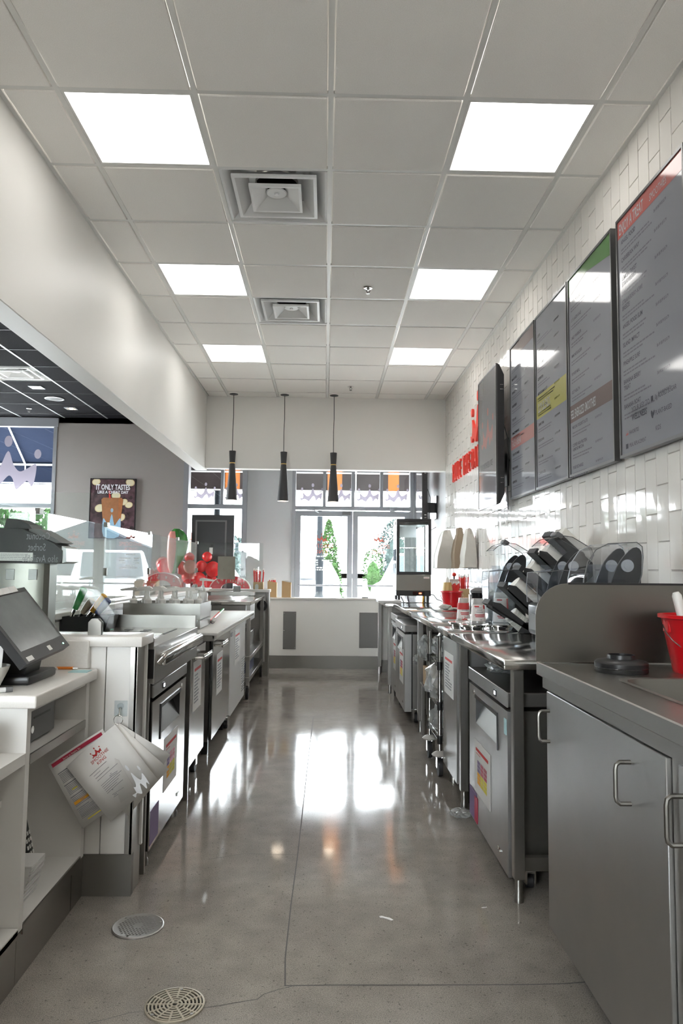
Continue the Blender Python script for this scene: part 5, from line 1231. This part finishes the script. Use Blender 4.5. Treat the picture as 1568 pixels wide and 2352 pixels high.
# ---- prep fridges and worktop along the left
def lowunit(label, ya, yb, z0, z1, m_, handle, note, xf=-.74, name='prep_cabinet', extra=None):
    t = thing(name, label, 'cabinet', (-1.0, (ya+yb)/2, 0))
    B(-1.33, xf-.025, ya, yb, z0-.01, z1+.02).build('body', 'steel_dark' if m_ != 'white_enamel' else m_, t, smooth=0)
    d = B(xf-.022, xf, ya+.004, yb-.004, z0, z1, .003, 1).build('door', m_, t)
    if handle: MB().tube([(xf, handle[0], z1-.06), (xf+.04, handle[0]+.01, z1-.06), (xf+.05, handle[0]+.03, z1-.06), (xf+.05, handle[1]-.03, z1-.06), (xf+.04, handle[1]-.01, z1-.06), (xf, handle[1], z1-.06)], .008, 8).box(xf+.043, xf+.053, handle[0]+.02, handle[1]-.02, z1-.078, z1-.042, .003, 1).build('handle', 'chrome', d)
    if note: notice(d, xf, *note, -1, seed=int(ya*7))
    for y in (ya+.06, yb-.06):
        for x in (xf-.05, -1.27): caster(t, x, y, .05) if z0 > .13 else MB().box(x-.02, x+.02, y-.02, y+.02, 0, z0).build('foot', 'black', t, smooth=0)
    return t
lowunit('steel prep cabinet door with a printed notice, beside the ice bin', 4.03, 4.57, .135, .78, 'steel_gloss', (4.2, 4.52), (4.16, 4.42, .42, .70))
pc2 = lowunit('steel prep cabinet under the white cutting board with a red notice', 4.88, 5.725, .10, .775, 'steel_gloss', (4.95, 5.25), (5.05, 5.32, .36, .64))
caster(pc2, -.756, 5.70, .03)
wcab = lowunit('white enamel cabinet with vent slots under the cutting board', 5.75, 6.84, .06, .76, 'white_enamel', None, (6.05, 6.4, .43, .72), xf=-.742)
mb = MB()
for k in range(14): mb.box(-.7425, -.7395, 6.60, 6.80, .13+k*.022, .138+k*.022)
mb.build('vent_slots', 'grey_plastic', wcab, smooth=0)
B(-.7425, -.739, 5.80, 5.90, .69, .72).build('badge', 'ink_grey', wcab, smooth=0)
cbd = thing('cutting_board', 'long white cutting board worktop over the prep cabinets', 'worktop', (-.8, 5.5, .8))
B(-1.02, -.64, 4.37, 6.62, .832, .85, .004, 2).build('board', 'board_white', cbd); B(-1.02, -.66, 4.375, 6.615, .80, .832).build('support_rail', 'steel', cbd, smooth=0)
B(-.67, -.645, 4.375, 6.615, .815, .832).build('front_edge', 'chrome', cbd, smooth=0)
bt = thing('prep_rail', 'steel ingredient rail behind the cutting board', 'prep rail', (-1.2, 5.4, 0))
B(-1.35, -1.025, 4.03, 4.595, .80, .90).build('tray', 'steel', bt, smooth=0); B(-1.35, -1.025, 5.025, 6.6, .80, .90).build('tray', 'steel', bt, smooth=0); B(-1.35, -1.28, 4.595, 5.025, .80, .90).build('bridge', 'steel', bt, smooth=0)
# ---- pump box with syrup pumps
pbx = thing('pump_box', 'steel box holding rows of white syrup pumps', 'pump box', (-1.03, 4.8, .9))
mb = MB(); q = (-1.27, -.785, 4.60, 5.02)
mb.box(q[0], q[1], q[2], q[2]+.004, .852, 1.01).box(q[0], q[1], q[3]-.004, q[3], .852, 1.01).box(q[0], q[0]+.004, q[2]+.004, q[3]-.004, .852, 1.01).box(q[1]-.004, q[1], q[2]+.004, q[3]-.004, .852, 1.01).box(q[0], q[1], q[2], q[3], .905, .91); mb.build('tray', 'steel', pbx, smooth=0)
def pump(x, y, z, rz, label, mname='cup_clear', h=.10):
    t = thing('syrup_pump', label, 'syrup pump', (x, y, z), rz, 'white syrup pumps in bottles')
    MB().lathe([(.036, 0), (.04, .006), (.04, h-.02), (.03, h-.006), (.022, h), (0, h)], n=18, cap=False).build('bottle', mname, t, world=False)
    MB().lathe([(.024, h-.008), (.024, h+.022), (.018, h+.028), (.012, h+.03), (.012, h+.045), (0, h+.045)], n=16, cap=False).build('collar', 'white_plastic', t, world=False)
    MB().lathe([(.007, h+.04), (.007, h+.085), (0, h+.085)], n=12, cap=False).build('stem', 'white_plastic', t, world=False)
    MB().prism([(-.085, -.011, h+.083), (-.08, -.011, h+.078), (-.02, -.013, h+.082), (.024, -.013, h+.082), (.026, -.013, h+.098), (.01, -.013, h+.105), (-.03, -.012, h+.10), (-.088, -.010, h+.09)], (0, .025, 0)).build('pump_head', 'white_plastic', t, world=False, smooth=30)
    return t
cols = ['first', 'second', 'third', 'fourth', 'fifth', 'sixth']
kk = 0
for row, (y, xs_) in enumerate(((4.665, (-1.222, -1.13, -1.04, -.95, -.86)), (4.80, (-1.18, -1.09, -1.0, -.91, -.83)), (4.93, (-1.20, -1.11, -1.02)))):
    for i, x in enumerate(xs_):
        rz = random.uniform(-.35, .35)
        pump(x, y, .911, rz, 'white syrup pump, %s row of the steel box, %s from the cutting board' % (['front', 'middle', 'rear'][row], cols[len(xs_)-1-i]), h=.095); kk += 1
tb = thing('bottle_stand', 'steel canister under the single syrup pump', 'canister', (-.965, 5.75, .853))
MB().box(-1.02, -.915, 5.68, 5.82, .853, .965, .004, 1).build('canister', 'steel', tb)
pump(-.965, 5.75, .966, PI, 'single large syrup pump on its own steel canister', h=.085)['group'] = 'single syrup pump'
for (a, b_, m_, lb) in (((-.80, 5.05, .858), (-.80, 5.75, .912), 'red_sign', 'red handled spatula lying across the rail'), ((-.845, 4.5, .858), (-.80, 4.58, .905), 'acrylic', 'clear scoop handle behind the upstand'), ((-.87, 4.45, .857), (-.84, 4.5, .885), 'ink_purple', 'purple scoop behind the upstand')):
    s_ = thing('utensil', lb, 'utensil', a); a, b_ = Vector(a), Vector(b_)
    MB().tube([a, a.lerp(b_, .7)], .010, 8).build('handle', m_, s_); MB().tube([a.lerp(b_, .7), b_], [.010, .008], 8).build('tip', 'green_plastic' if m_ == 'red_sign' else m_, s_)
t = thing('squeeze_bottle', 'blue and white squeeze bottle lying beside the pump box', 'bottle', (-.77, 5.06, .852)); MB().cyl((-.775, 5.06, .866), (-.76, 5.02, .884), .014, n=12).build('cap', 'white_plastic', t); MB().cyl((-.778, 5.068, .864), (-.775, 5.06, .866), .015, n=12).build('band', 'blue_plastic', t)
# ---- far rolling prep table
ct = thing('prep_cart', 'steel rolling prep table with two undershelves at the far end', 'prep table', (-1.0, 7.6, 0))
B(-1.34, -.70, 6.9, 8.44, .885, .918, .004, 1).build('top', 'steel_top', ct)
for k in range(5): B(-1.28, -.86, 7.0+k*.27, 7.24+k*.27, .9185, .926, .002, 1).build('pan_lid', 'steel', ct)
for z in (.40, .205): B(-1.34, -.705, 6.92, 8.42, z-.045, z, .002, 1).build('undershelf', 'steel', ct)
for x in (-.725, -1.31):
    for y in (6.945, 8.40):
        B(x-.018, x+.018, y-.018, y+.018, .13, .885).build('leg', 'steel', ct, smooth=0)
        MB().box(x-.02, x-.014, y-.02, y+.02, .05, .13).box(x+.014, x+.02, y-.02, y+.02, .05, .13).build('caster_fork', 'chrome', ct, smooth=0)
        MB().cyl((x-.013, y, .055), (x+.013, y, .055), .055, n=22).build('wheel', 'rubber', ct)
B(-1.2, -.80, 7.9, 8.36, .401, .55, .003, 1).build('drawer_box', 'steel_flat', ct); B(-1.2, -.75, 7.2, 7.8, .206, .30).build('storage_bin', 'blue_plastic', ct, smooth=0)
B(-1.30, -.76, 6.98, 7.9, .70, .88).build('insert_pan', 'steel_dark', ct, smooth=0)
# cup dispenser and steel trough on cart
t = thing('topping_trough', 'steel topping trough with utensils at the back of the prep table', 'trough', (-1.05, 8.2, .92)); MB().box(-1.3, -.80, 8.28, 8.40, .919, .965, .004, 1).build('trough', 'steel', t); MB().box(-1.05, -.97, 8.3, 8.38, .966, 1.03, .003, 1).build('holder', 'steel_dark', t)
t = thing('hose_reel', 'black round lid hung on the low wall end', 'lid', (-.74, 8.49, .78)); MB().cyl((-.73, 8.47, .80), (-.73, 8.492, .80), .062, n=28).build('disc', 'black', t); MB().cyl((-.73, 8.466, .80), (-.73, 8.47, .80), .03, n=20).build('hub', 'grey_plastic', t)
B(-.735, -.70, 8.487, 8.492, .62, .70).build('wall_label', 'paper', p2_, smooth=0)
B(-.755, -.71, 8.44, 8.505, .42, .54).build('pocket', 'steel_flat', p2_, smooth=0)
# things on the low walls
straws('carton of red straws on the low wall end', -.785, 8.58, .988, .115, .085, 22, .215)
t = thing('card_stand', 'small white rounded card on the low wall end', 'card', (-.80, 8.50, .988)); MB().prism([(-.82, 8.505, .988), (-.78, 8.505, .988), (-.78, 8.505, 1.03), (-.785, 8.505, 1.045), (-.80, 8.505, 1.05), (-.815, 8.505, 1.045), (-.82, 8.505, 1.03)], (0, .004, 0)).build('card', 'white_plastic', t, smooth=0)
def wood_box(x, label, fillr):
    t = thing('straw_box', label, 'straw box', (x, 9.16, .872), group='wooden straw boxes on the half wall'); w_, h_ = .115, .205
    MB().prism([(-w_/2, -.05, 0), (w_/2, -.05, 0), (w_/2, -.05, h_-.02), (-w_/2, -.05, h_)], (0, .005, 0)).prism([(-w_/2, .045, 0), (w_/2, .045, 0), (w_/2, .045, h_-.02), (-w_/2, .045, h_)], (0, .005, 0)).box(-w_/2, -w_/2+.005, -.045, .045, 0, h_).box(w_/2-.005, w_/2, -.045, .045, 0, h_-.02).box(-w_/2, w_/2, -.045, .045, 0, .005).build('box', 'kraft', t, world=False, smooth=0)
    for k in range(fillr): x_ = rs.uniform(-.045, .045); y_ = rs.uniform(-.035, .035); MB().cyl((x_, y_, .007), (x_, y_, .215+rs.uniform(0, .01)), .005, n=6).build('straw', 'red_straw', t, world=False); MB().cyl((x_, y_, .214), (x_*1.05, y_, .24), .0055, .004, 6).build('wrapper_tip', 'white_plastic', t, world=False)
    if not fillr: MB().prism([(-.05, -.01, .01), (.05, -.01, .01), (.045, -.01, .20), (.03, -.01, .212), (-.045, -.01, .215)], (0, .002, 0)).build('napkins', 'paper', t, world=False, smooth=0)
wood_box(-.665, 'wooden box of red straws on the half wall', 16); wood_box(-.485, 'wooden box of white napkins on the half wall', 0)
t = thing('shaker_bottle', 'frosted bottle with dark base on the half wall before the doors', 'bottle', (.505, 9.16, .872)); MB().lathe([(.042, .012), (.044, .03), (.043, .12), (.03, .16), (.028, .20), (.034, .215), (0, .215)], n=22, cap=False).build('body', 'cup_clear', t, world=False); MB().lathe([(.043, 0), (.044, .012), (0, .012)], n=22, cap=False).build('base', 'black', t, world=False)
t = thing('menu_card', 'beige card sign standing behind the pumps on the low wall', 'card', (-1.17, 8.58, .988)); B(-1.27, -1.065, 8.57, 8.576, 1.10, 1.37).build('card', 'card_beige', t, smooth=0); MB().box(-1.175, -1.16, 8.565, 8.58, .988, 1.10).box(-1.21, -1.125, 8.55, 8.60, .988, .995).build('stand', 'acrylic', t, smooth=0)

# ================================================================ dining side: balloons, display
def balloon(x, y, z, r, m_, label, group='red and pink balloons'):
    t = thing('balloon', label, 'balloon', (x, y, z-r*1.08), group=group)
    MB().lathe([(0, 2.06*r), (.35*r, 1.99*r), (.7*r, 1.76*r), (.94*r, 1.4*r), (1.0*r, 1.05*r), (.92*r, .66*r), (.66*r, .28*r), (.3*r, .05*r), (.05*r, 0)], n=22, cap=False).build('skin', m_, t, world=False); MB().lathe([(.02*r, 0), (.09*r, -.10*r), (0, -.1*r)], n=10, cap=False).build('knot', m_, t, world=False)
    if z-r*1.18 > .96: MB().tube([(0, 0, -.1*r), (.004, 0, (.951-z+r*1.08)*.5), (0, 0, .951-z+r*1.08)], .0012, 5).build('string', 'paper', t, world=False)
YBn = 9.45; k_ = YBn/1656.
def bpx(px, py): return ((px-748)*k_+.0, 1.242+(1303-py)*k_)
BL = [(478, 1279, 12, 'balloon_red', 0, 'small red balloon on top of the balloon cluster'), (466, 1301, 14, 'balloon_red', 0, 'red balloon in the middle of the cluster, under the small top one'), (491, 1307, 19, 'balloon_red', .02, 'large red balloon on the window side of the cluster, nearest the display'), (462, 1330, 17, 'balloon_red', -.05, 'red balloon low in the cluster'), (482, 1335, 18, 'balloon_red', .1, 'red balloon at the foot of the cluster by the low wall'), (436, 1281, 12, 'balloon_red', .05, 'small red balloon beside the pale pink balloon'), (444, 1302, 16, 'balloon_pink', -.1, 'pale pink balloon in the middle of the cluster'), (421, 1305, 16, 'balloon_red', 0, 'red balloon under the watermelon balloon'), (433, 1325, 17, 'balloon_red', .08, 'red balloon behind the syrup pumps in the cluster'), (378, 1302, 20, 'balloon_red', .1, 'large red balloon apart from the cluster, by the taupe wall'), (366, 1296, 18, 'balloon_pink', .25, 'pale pink balloon peeking out behind the lone large red one')]
for px, py, r, m_, dy, lb in BL:
    x, z = bpx(px, py); balloon(x, YBn+dy*1.3, z, r*k_*.95, m_, lb)
def melon(px, py, wpx, hpx, label, dy=0):
    x, z = bpx(px, py); W_ = wpx*k_; H2 = hpx*k_
    t = thing('watermelon_balloon', label, 'balloon', (x, YBn-.12+dy, z), group='watermelon slice balloons')
    prof = lambda f: [(W_/2*f*math.cos(q), H2*f*math.sin(q)) for q in [PI*i/16 for i in range(17)]]
    def arch(f0, f1, th, nm, m_):
        o, i = prof(f0), prof(f1)[::-1]; MB().prism([(a, -th/2, b_) for a, b_ in o+i], (0, th, 0)).build(nm, m_, t, world=False, smooth=0)
    arch(1.0, .955, .09, 'rind', 'balloon_rind'); arch(.955, .45, .10, 'flesh', 'balloon_melon')
    r = random.Random(int(px)); mb = MB()
    for k in range(16): q = r.uniform(.25, PI-.25); f = r.uniform(.55, .88); mb.sph((W_/2*f*math.cos(q), -.051, H2*f*math.sin(q)), .012, (.6, .3, 1.2), 8, 6)
    mb.build('seeds', 'seed', t, world=False)
melon(535, 1352, 92, 31, 'watermelon slice balloon standing by the straw carton'); melon(384, 1348, 88, 32, 'watermelon slice balloon below the lone large red balloon')
x, z = bpx(418, 1262); t = thing('watermelon_balloon', 'tall green watermelon balloon curving above the cluster', 'balloon', (x, YBn-.2, z-.2), group='green watermelon balloon')
MB().loft([[Vector((math.cos(a)*r_*.9+ox, math.sin(a)*r_*.55, zz)) for a in [2*PI*i/18 for i in range(18)]] for zz, r_, ox in ((-.12, .015, -.05), (-.05, .06, -.05), (.05, .10, -.03), (.17, .128, 0), (.28, .135, .01), (.36, .12, .005), (.42, .085, -.01), (.45, .04, -.02))]).build('rind', 'balloon_green', t, world=False)
MB().loft([[Vector((math.cos(a)*r_*.62+ox-.055, math.sin(a)*r_*.5-.018, zz)) for a in [2*PI*i/18 for i in range(18)]] for zz, r_, ox in ((-.12, .015, -.02), (-.05, .06, -.02), (.05, .10, -.01), (.17, .128, 0), (.28, .13, .005), (.36, .11, .0), (.415, .07, -.0))]).build('flesh', 'balloon_pink', t, world=False)
t = thing('balloon_stand', 'low table carrying the balloon display behind the low wall', 'table', (-1.9, 9.5, 0)); B(-2.6, -.9, 9.25, 9.75, .91, .95).build('top', 'melamine', t, smooth=0)
for x in (-2.5, -1.0):
    for y in (9.32, 9.68): B(x-.025, x+.025, y-.025, y+.025, 0, .91).build('leg', 'melamine', t, smooth=0)
dsp = thing('display_board', 'large black display panel standing before the shop window', 'display panel', (-1.55, 10.02, 0))
B(-1.855, -1.27, 10.0, 10.06, .62, 1.965, .004, 1).build('panel', 'black', dsp); frame(-1.80, -1.37, .75, 1.89, .022, 9.99, 10.0).build('rib', 'grey_plastic', dsp, smooth=0)
B(-1.70, -1.42, 9.90, 10.16, 0, .02).box(-1.585, -1.535, 10.02, 10.05, .02, .63).build('stand', 'black', dsp, smooth=0); B(-1.60, -1.555, 9.985, 9.99, 1.42, 1.51).build('label', 'paper', dsp, smooth=0)

# ================================================================ floor drains and scraps
t = thing('floor_cleanout', 'round diamond plate cleanout cover set in the floor', 'floor cover', (-.632, 2.61, 0))
MB().lathe([(.088, 0), (.088, .004), (.084, .006), (.080, .004), (0, .004)], n=48, cap=False).build('cover', 'drain_steel', t, world=False)
mb = MB()
for i in range(-6, 7):
    for j in range(-6, 7):
        x, y = i*.0115+(.0058 if j % 2 else 0), j*.0105
        if x*x+y*y < .068**2 and not (abs(x) < .012 and abs(y) < .012): mb.poly([(x-.005, y, .0046), (x, y-.0042, .0046), (x+.005, y, .0046), (x, y+.0042, .0046)])
o = mb.build('tread', 'steel_dark', t, world=False, smooth=0)
for a in (.3, 2.4, 4.5): MB().cyl((.076*math.cos(a), .076*math.sin(a), .003), (.076*math.cos(a), .076*math.sin(a), .0065), .004, n=8).build('screw', 'chrome', t, world=False)
t = thing('floor_drain', 'round cast grate floor drain with ring slots', 'floor drain', (-.412, 2.158, 0))
MB().lathe([(.084, 0), (.084, .005), (.0785, .006), (.0785, .001)], n=56, cap=False).build('rim', 'drain_brass', t, world=False)
MB().lathe([(.079, .0008), (0, .0008)], n=48, cap=False).build('sump', 'drain_hole', t, world=False)
mb = MB()
for r in (.0725, .062, .0515, .041, .0305, .02, .0095): mb.lathe([(r+.0026, .0012), (r+.0026, .005), (r-.0026, .005), (r-.0026, .0012)], n=56, cap=False)
for k in range(12):
    a = 2*PI*k/12; c_, s_ = math.cos(a), math.sin(a)
    r0 = .03 if k % 2 else .008
    mb.prism([(c_*r0-s_*.0028, s_*r0+c_*.0028, .0012), (c_*.079-s_*.0028, s_*.079+c_*.0028, .0012), (c_*.079+s_*.0028, s_*.079-c_*.0028, .0012), (c_*r0+s_*.0028, s_*r0-c_*.0028, .0012)], (0, 0, .004))
mb.build('grate', 'drain_brass', t, world=False)
for a in (1.5, 3.9, 5.6): MB().cyl((.0725*math.cos(a), .0725*math.sin(a), .004), (.0725*math.cos(a), .0725*math.sin(a), .0062), .005, n=10).build('screw', 'drain_steel', t, world=False)
def scrap(label, x, y, pts, s_): tag(MB().prism([(x+a*s_, y+b_*s_, .001) for a, b_ in pts], (0, 0, .002)).build('paper_scrap', 'paper', smooth=0), label, 'paper scrap', 'paper scraps on the floor')
scrap('torn white paper scrap in the middle of the aisle floor', .232, 2.672, [(-1, .35), (-.6, .5), (-.2, .2), (.5, -.1), (1, -.7), (.7, -.85), (.1, -.4), (-.5, .0), (-.9, .05)], .024)
scrap('tiny white paper scrap close to the fridge leg', .60, 2.75, [(-1, -.2), (-.3, .0), (.4, .05), (1, .35), (.9, -.05), (.1, -.3), (-.7, -.4)], .011)

# ================================================================ outside
gp = struct(B(-90, 60, -60, 120, -.35, -.12).build('ground', 'asphalt', recenter=False, smooth=0), 'pale parking lot outside the shop', 'ground')
struct(B(-30, 30, YS+.15, 13.6, -.10, -.02).build('pavement', 'kerb', recenter=False, smooth=0), 'pale pavement in front of the doors', 'pavement')
def awning(label, x0, x1, mname, stripes=(), depth=1.35, zt=3.6, zb=2.83, val=.34):
    t = thing('awning', label, 'awning', ((x0+x1)/2, YS+.2, 2.5)); ya, yb = YS+.16, YS+.16+depth
    xs_ = [x0]; seg = []
    for a, b_ in stripes: seg.append((xs_[-1], a, mname)); seg.append((a, b_, 'awning_orange')); xs_.append(b_)
    seg.append((xs_[-1], x1, mname))
    for a, b_, m_ in seg:
        if b_-a < .01: continue
        MB().prism([(a, ya, zt), (b_, ya, zt), (b_, yb, zb), (a, yb, zb)], (0, 0, .004)).build('cloth', m_, t, smooth=0); B(a, b_, yb, yb+.004, zb-val, zb).build('valance', m_, t, smooth=0)
    for x in (x0, x1): MB().prism([(x, ya, zt), (x, yb, zb), (x, yb, zb-val), (x, ya, zb-val)], (.004, 0, 0)).build('gable', mname, t, smooth=0)
    mb = MB().tube([(x0+.02, yb-.03, zb-.02), (x1-.02, yb-.03, zb-.02)], .018, 8).tube([(x0+.02, yb-.03, zb-val+.02), (x1-.02, yb-.03, zb-val+.02)], .012, 8)
    n = max(2, int((x1-x0)/1.1)+1)
    for k in range(n): x = x0+.03+(x1-x0-.06)*k/(n-1); mb.tube([(x, ya+.02, zt-.03), (x, yb-.03, zb-.02)], .015, 8).tube([(x, yb-.03, zb-.02), (x, yb-.03, zb-val+.02)], .012, 8)
    mb.build('tube_frame', 'awning_tube', t)
awning('brown striped awning with orange panels above the entrance doors', -.78, 1.75, 'awning_brown', [(.02, .26), (1.02, 1.2)])
awning('brown awning with an orange panel above the narrow shop window', -2.35, -.95, 'awning_brown', [(-1.66, -1.42)])
awning('navy awning above the tall dining window', -7.2, -3.75, 'awning_navy', zt=3.85, zb=2.90)
o = MB().cyl((-1.81, 12.0, -.02), (-1.81, 12.0, 3.9), .05, n=16).cyl((-1.81, 12.0, -.02), (-1.81, 12.0, .06), .09, n=16).build('awning_post', 'lamp_post'); tag(o, 'dark steel post outside the narrow shop window', 'post')
def lamp_post(x, y, h, label, lantern=False, r=.1):
    t = thing('street_lamp', label, 'street lamp', (x, y, -.1)); s_ = r/.1
    MB().lathe([(.26*s_, 0), (.26*s_, .25), (.2*s_, .32), (.2*s_, .45), (.15*s_, .55), (.17*s_, .75), (.12*s_, .82), (.13*s_, 1.5), (.14*s_, 1.55), (.10*s_, 1.62), (.09*s_, h), (.05*s_, h+.1), (0, h+.12)], n=20, cap=False).build('post', 'lamp_post', t, world=False)
    if lantern: MB().lathe([(.05, h), (.16, h+.1), (.2, h+.5), (.05, h+.75), (0, h+.9)], n=8, cap=False).build('lantern', 'lamp_post', t, world=False, smooth=0)
lamp_post(-.12, 14.6, 2.45, 'fluted dark post standing right outside the door with opening hours', r=.062)
lamp_post(-9.55, 26, 4.3, 'lantern street lamp seen past the dining window crown', True, .1); lamp_post(-9.0, 27, 4.2, 'second lantern street lamp seen past the dining window crown', True, .1)
def car(label, x, y, rz, kind=0):
    t = thing('car', label, 'car', (x, y, -.1), rz, 'white cars parked outside')
    L, W_, H2 = 4.5, 1.85, (1.55, 1.75)[kind]
    side = [(-2.2, .35), (-2.25, .75), (-2.1, .95), (-1.2, 1.05), (-.55, H2-.08), (.2, H2), (1.3, H2-.05), (1.95, 1.1), (2.2, .98), (2.25, .5), (2.15, .3)]
    n = len(side)
    rings = [[Vector((a, s_*W_/2*(.82 if b_ > 1.1 else 1.0), b_)) for a, b_ in side] for s_ in (-1, 1)]
    MB().loft(rings).build('body', 'car_white', t, world=False, smooth=25)
    for s_ in (-1, 1): MB().poly([(-1.0, s_*W_/2*.915, 1.1), (-.5, s_*W_/2*.83, H2-.14), (.2, s_*W_/2*.825, H2-.08), (1.2, s_*W_/2*.83, H2-.14), (1.7, s_*W_/2*.915, 1.12)]).build('side_window', 'car_glass', t, world=False, smooth=0)
    MB().poly([(-1.24, -.72, 1.07), (-1.24, .72, 1.07), (-.58, .68, H2-.10), (-.58, -.68, H2-.10)]).build('windscreen', 'car_glass', t, world=False, smooth=0).location = (-.03, 0, .03)
    MB().poly([(1.93, -.72, 1.16), (1.93, .72, 1.16), (1.36, .68, H2-.1), (1.36, -.68, H2-.1)]).build('rear_window', 'car_glass', t, world=False, smooth=0).location = (.03, 0, .02)
    for a in (-1.4, 1.4):
        for s_ in (-1, 1): MB().cyl((a, s_*W_/2-.1, .33), (a, s_*W_/2+.1, .33), .33, n=24).build('wheel', 'rubber', t, world=False); MB().cyl((a, s_*(W_/2+.101)-.005, .33), (a, s_*(W_/2+.101)+.005, .33), .2, n=16).build('hub', 'alu', t, world=False)
    for s_ in (-1, 1): B(-2.26, -2.15, s_*.6-.2, s_*.6+.2, .68, .82, .02, 2).build('headlight', 'alu', t, world=False)
    B(-2.28, -2.2, -.4, .4, .42, .6, .02, 2).build('grille', 'black', t, world=False)
car('white car parked across from the door with opening hours', -.75, 18.2, math.radians(84)); car('tall white vehicle parked behind the drinks cooler view', 2.6, 18.4, math.radians(72), 1)
car('white car parked beyond the dining window', -7.2, 19, math.radians(95), 1); car('white car parked farther along the lot', -3.6, 20, math.radians(88))
def tree(label, x, y, h, r, m_='leaf', seed=1, cone=False, n=900):
    rr = random.Random(seed); t = thing('tree', label, 'tree', (x, y, -.1)); MB().cyl((0, 0, 0), (0, 0, h*.5), .12, .05, 8).build('trunk', 'trunk', t, world=False)
    mb = MB()
    for k in range(n):
        if cone: zz = h*(.08+.92*rr.random()); rad = r*(1-(zz/h))**.6*rr.uniform(.7, 1.03)
        else:
            u = rr.uniform(-1, 1); zz = h*.62+u*h*.38; rad = r*math.sqrt(max(0, 1-u*u))*rr.uniform(.75, 1.05)
        a = rr.uniform(0, 2*PI); c = Vector((rad*math.cos(a), rad*math.sin(a), zz)); s_ = r*rr.uniform(.07, .14)
        d1 = Vector((rr.uniform(-1, 1), rr.uniform(-1, 1), rr.uniform(-1, 1))).normalized(); d2 = d1.cross(Vector((rr.uniform(-1, 1), rr.uniform(-1, 1), rr.uniform(-1, 1)))).normalized()
        mb.poly([c-d1*s_, c+d2*s_*.6, c+d1*s_, c-d2*s_*.6])
    mb.ico((0, 0, h*.5 if not cone else h*.36), r*.62, 2, .1, (1, 1, (h*.5 if cone else h*.55)/r/1.25)); o = mb.build('foliage', m_, t, world=False, smooth=0); o['kind'] = 'stuff'
tree('dense green cone shaped tree behind the lamp post', 0.10, 24, 2.95, .55, seed=2, cone=True, n=1600)
tree('pale green tree seen through the right hand door', 2.95, 30, 3.4, .75, 'leaf_far', 3); tree('small green shrub tree behind the tall white vehicle', 1.72, 26, 2.05, .40, 'leaf', 4)
tree('green tree seen beside the black display panel', -3.85, 30, 2.6, .9, 'leaf_far', 5); tree('green tree at the lot edge past the dining window', -14.5, 40, 4.5, 2.6, 'leaf', 6); tree('second tree at the lot edge past the dining window', -20.5, 46, 4.8, 2.6, 'leaf', 8)
mb = MB(); r = random.Random(8)
pts = [(-90+k*6, 100, 3.5+2.6*math.sin(k*.7)+1.5*math.sin(k*1.9+1)+r.uniform(-.4, .4)) for k in range(31)]
mb.prism([(-90, 100, -.2)]+pts+[(90, 100, -.2)], (0, 4, 0)); o = mb.build('hills', 'hill', recenter=False, smooth=0); struct(o, 'hazy blue hills along the horizon', 'hills')
t = thing('far_building', 'tan roadside building with a red roof edge beyond the lot', 'building', (-12, 48, -.1)); B(-17, -6.5, 46, 52, -.1, 3.0).build('wall', 'building_far', t, smooth=0); B(-17.2, -6.3, 45.8, 52.2, 3.0, 3.4).build('roof_edge', 'red_sign', t, smooth=0)
for k in range(4): B(-16+k*2.4, -14.4+k*2.4, 45.95, 46.0, .6, 2.2).build('window', 'car_glass', t, smooth=0)
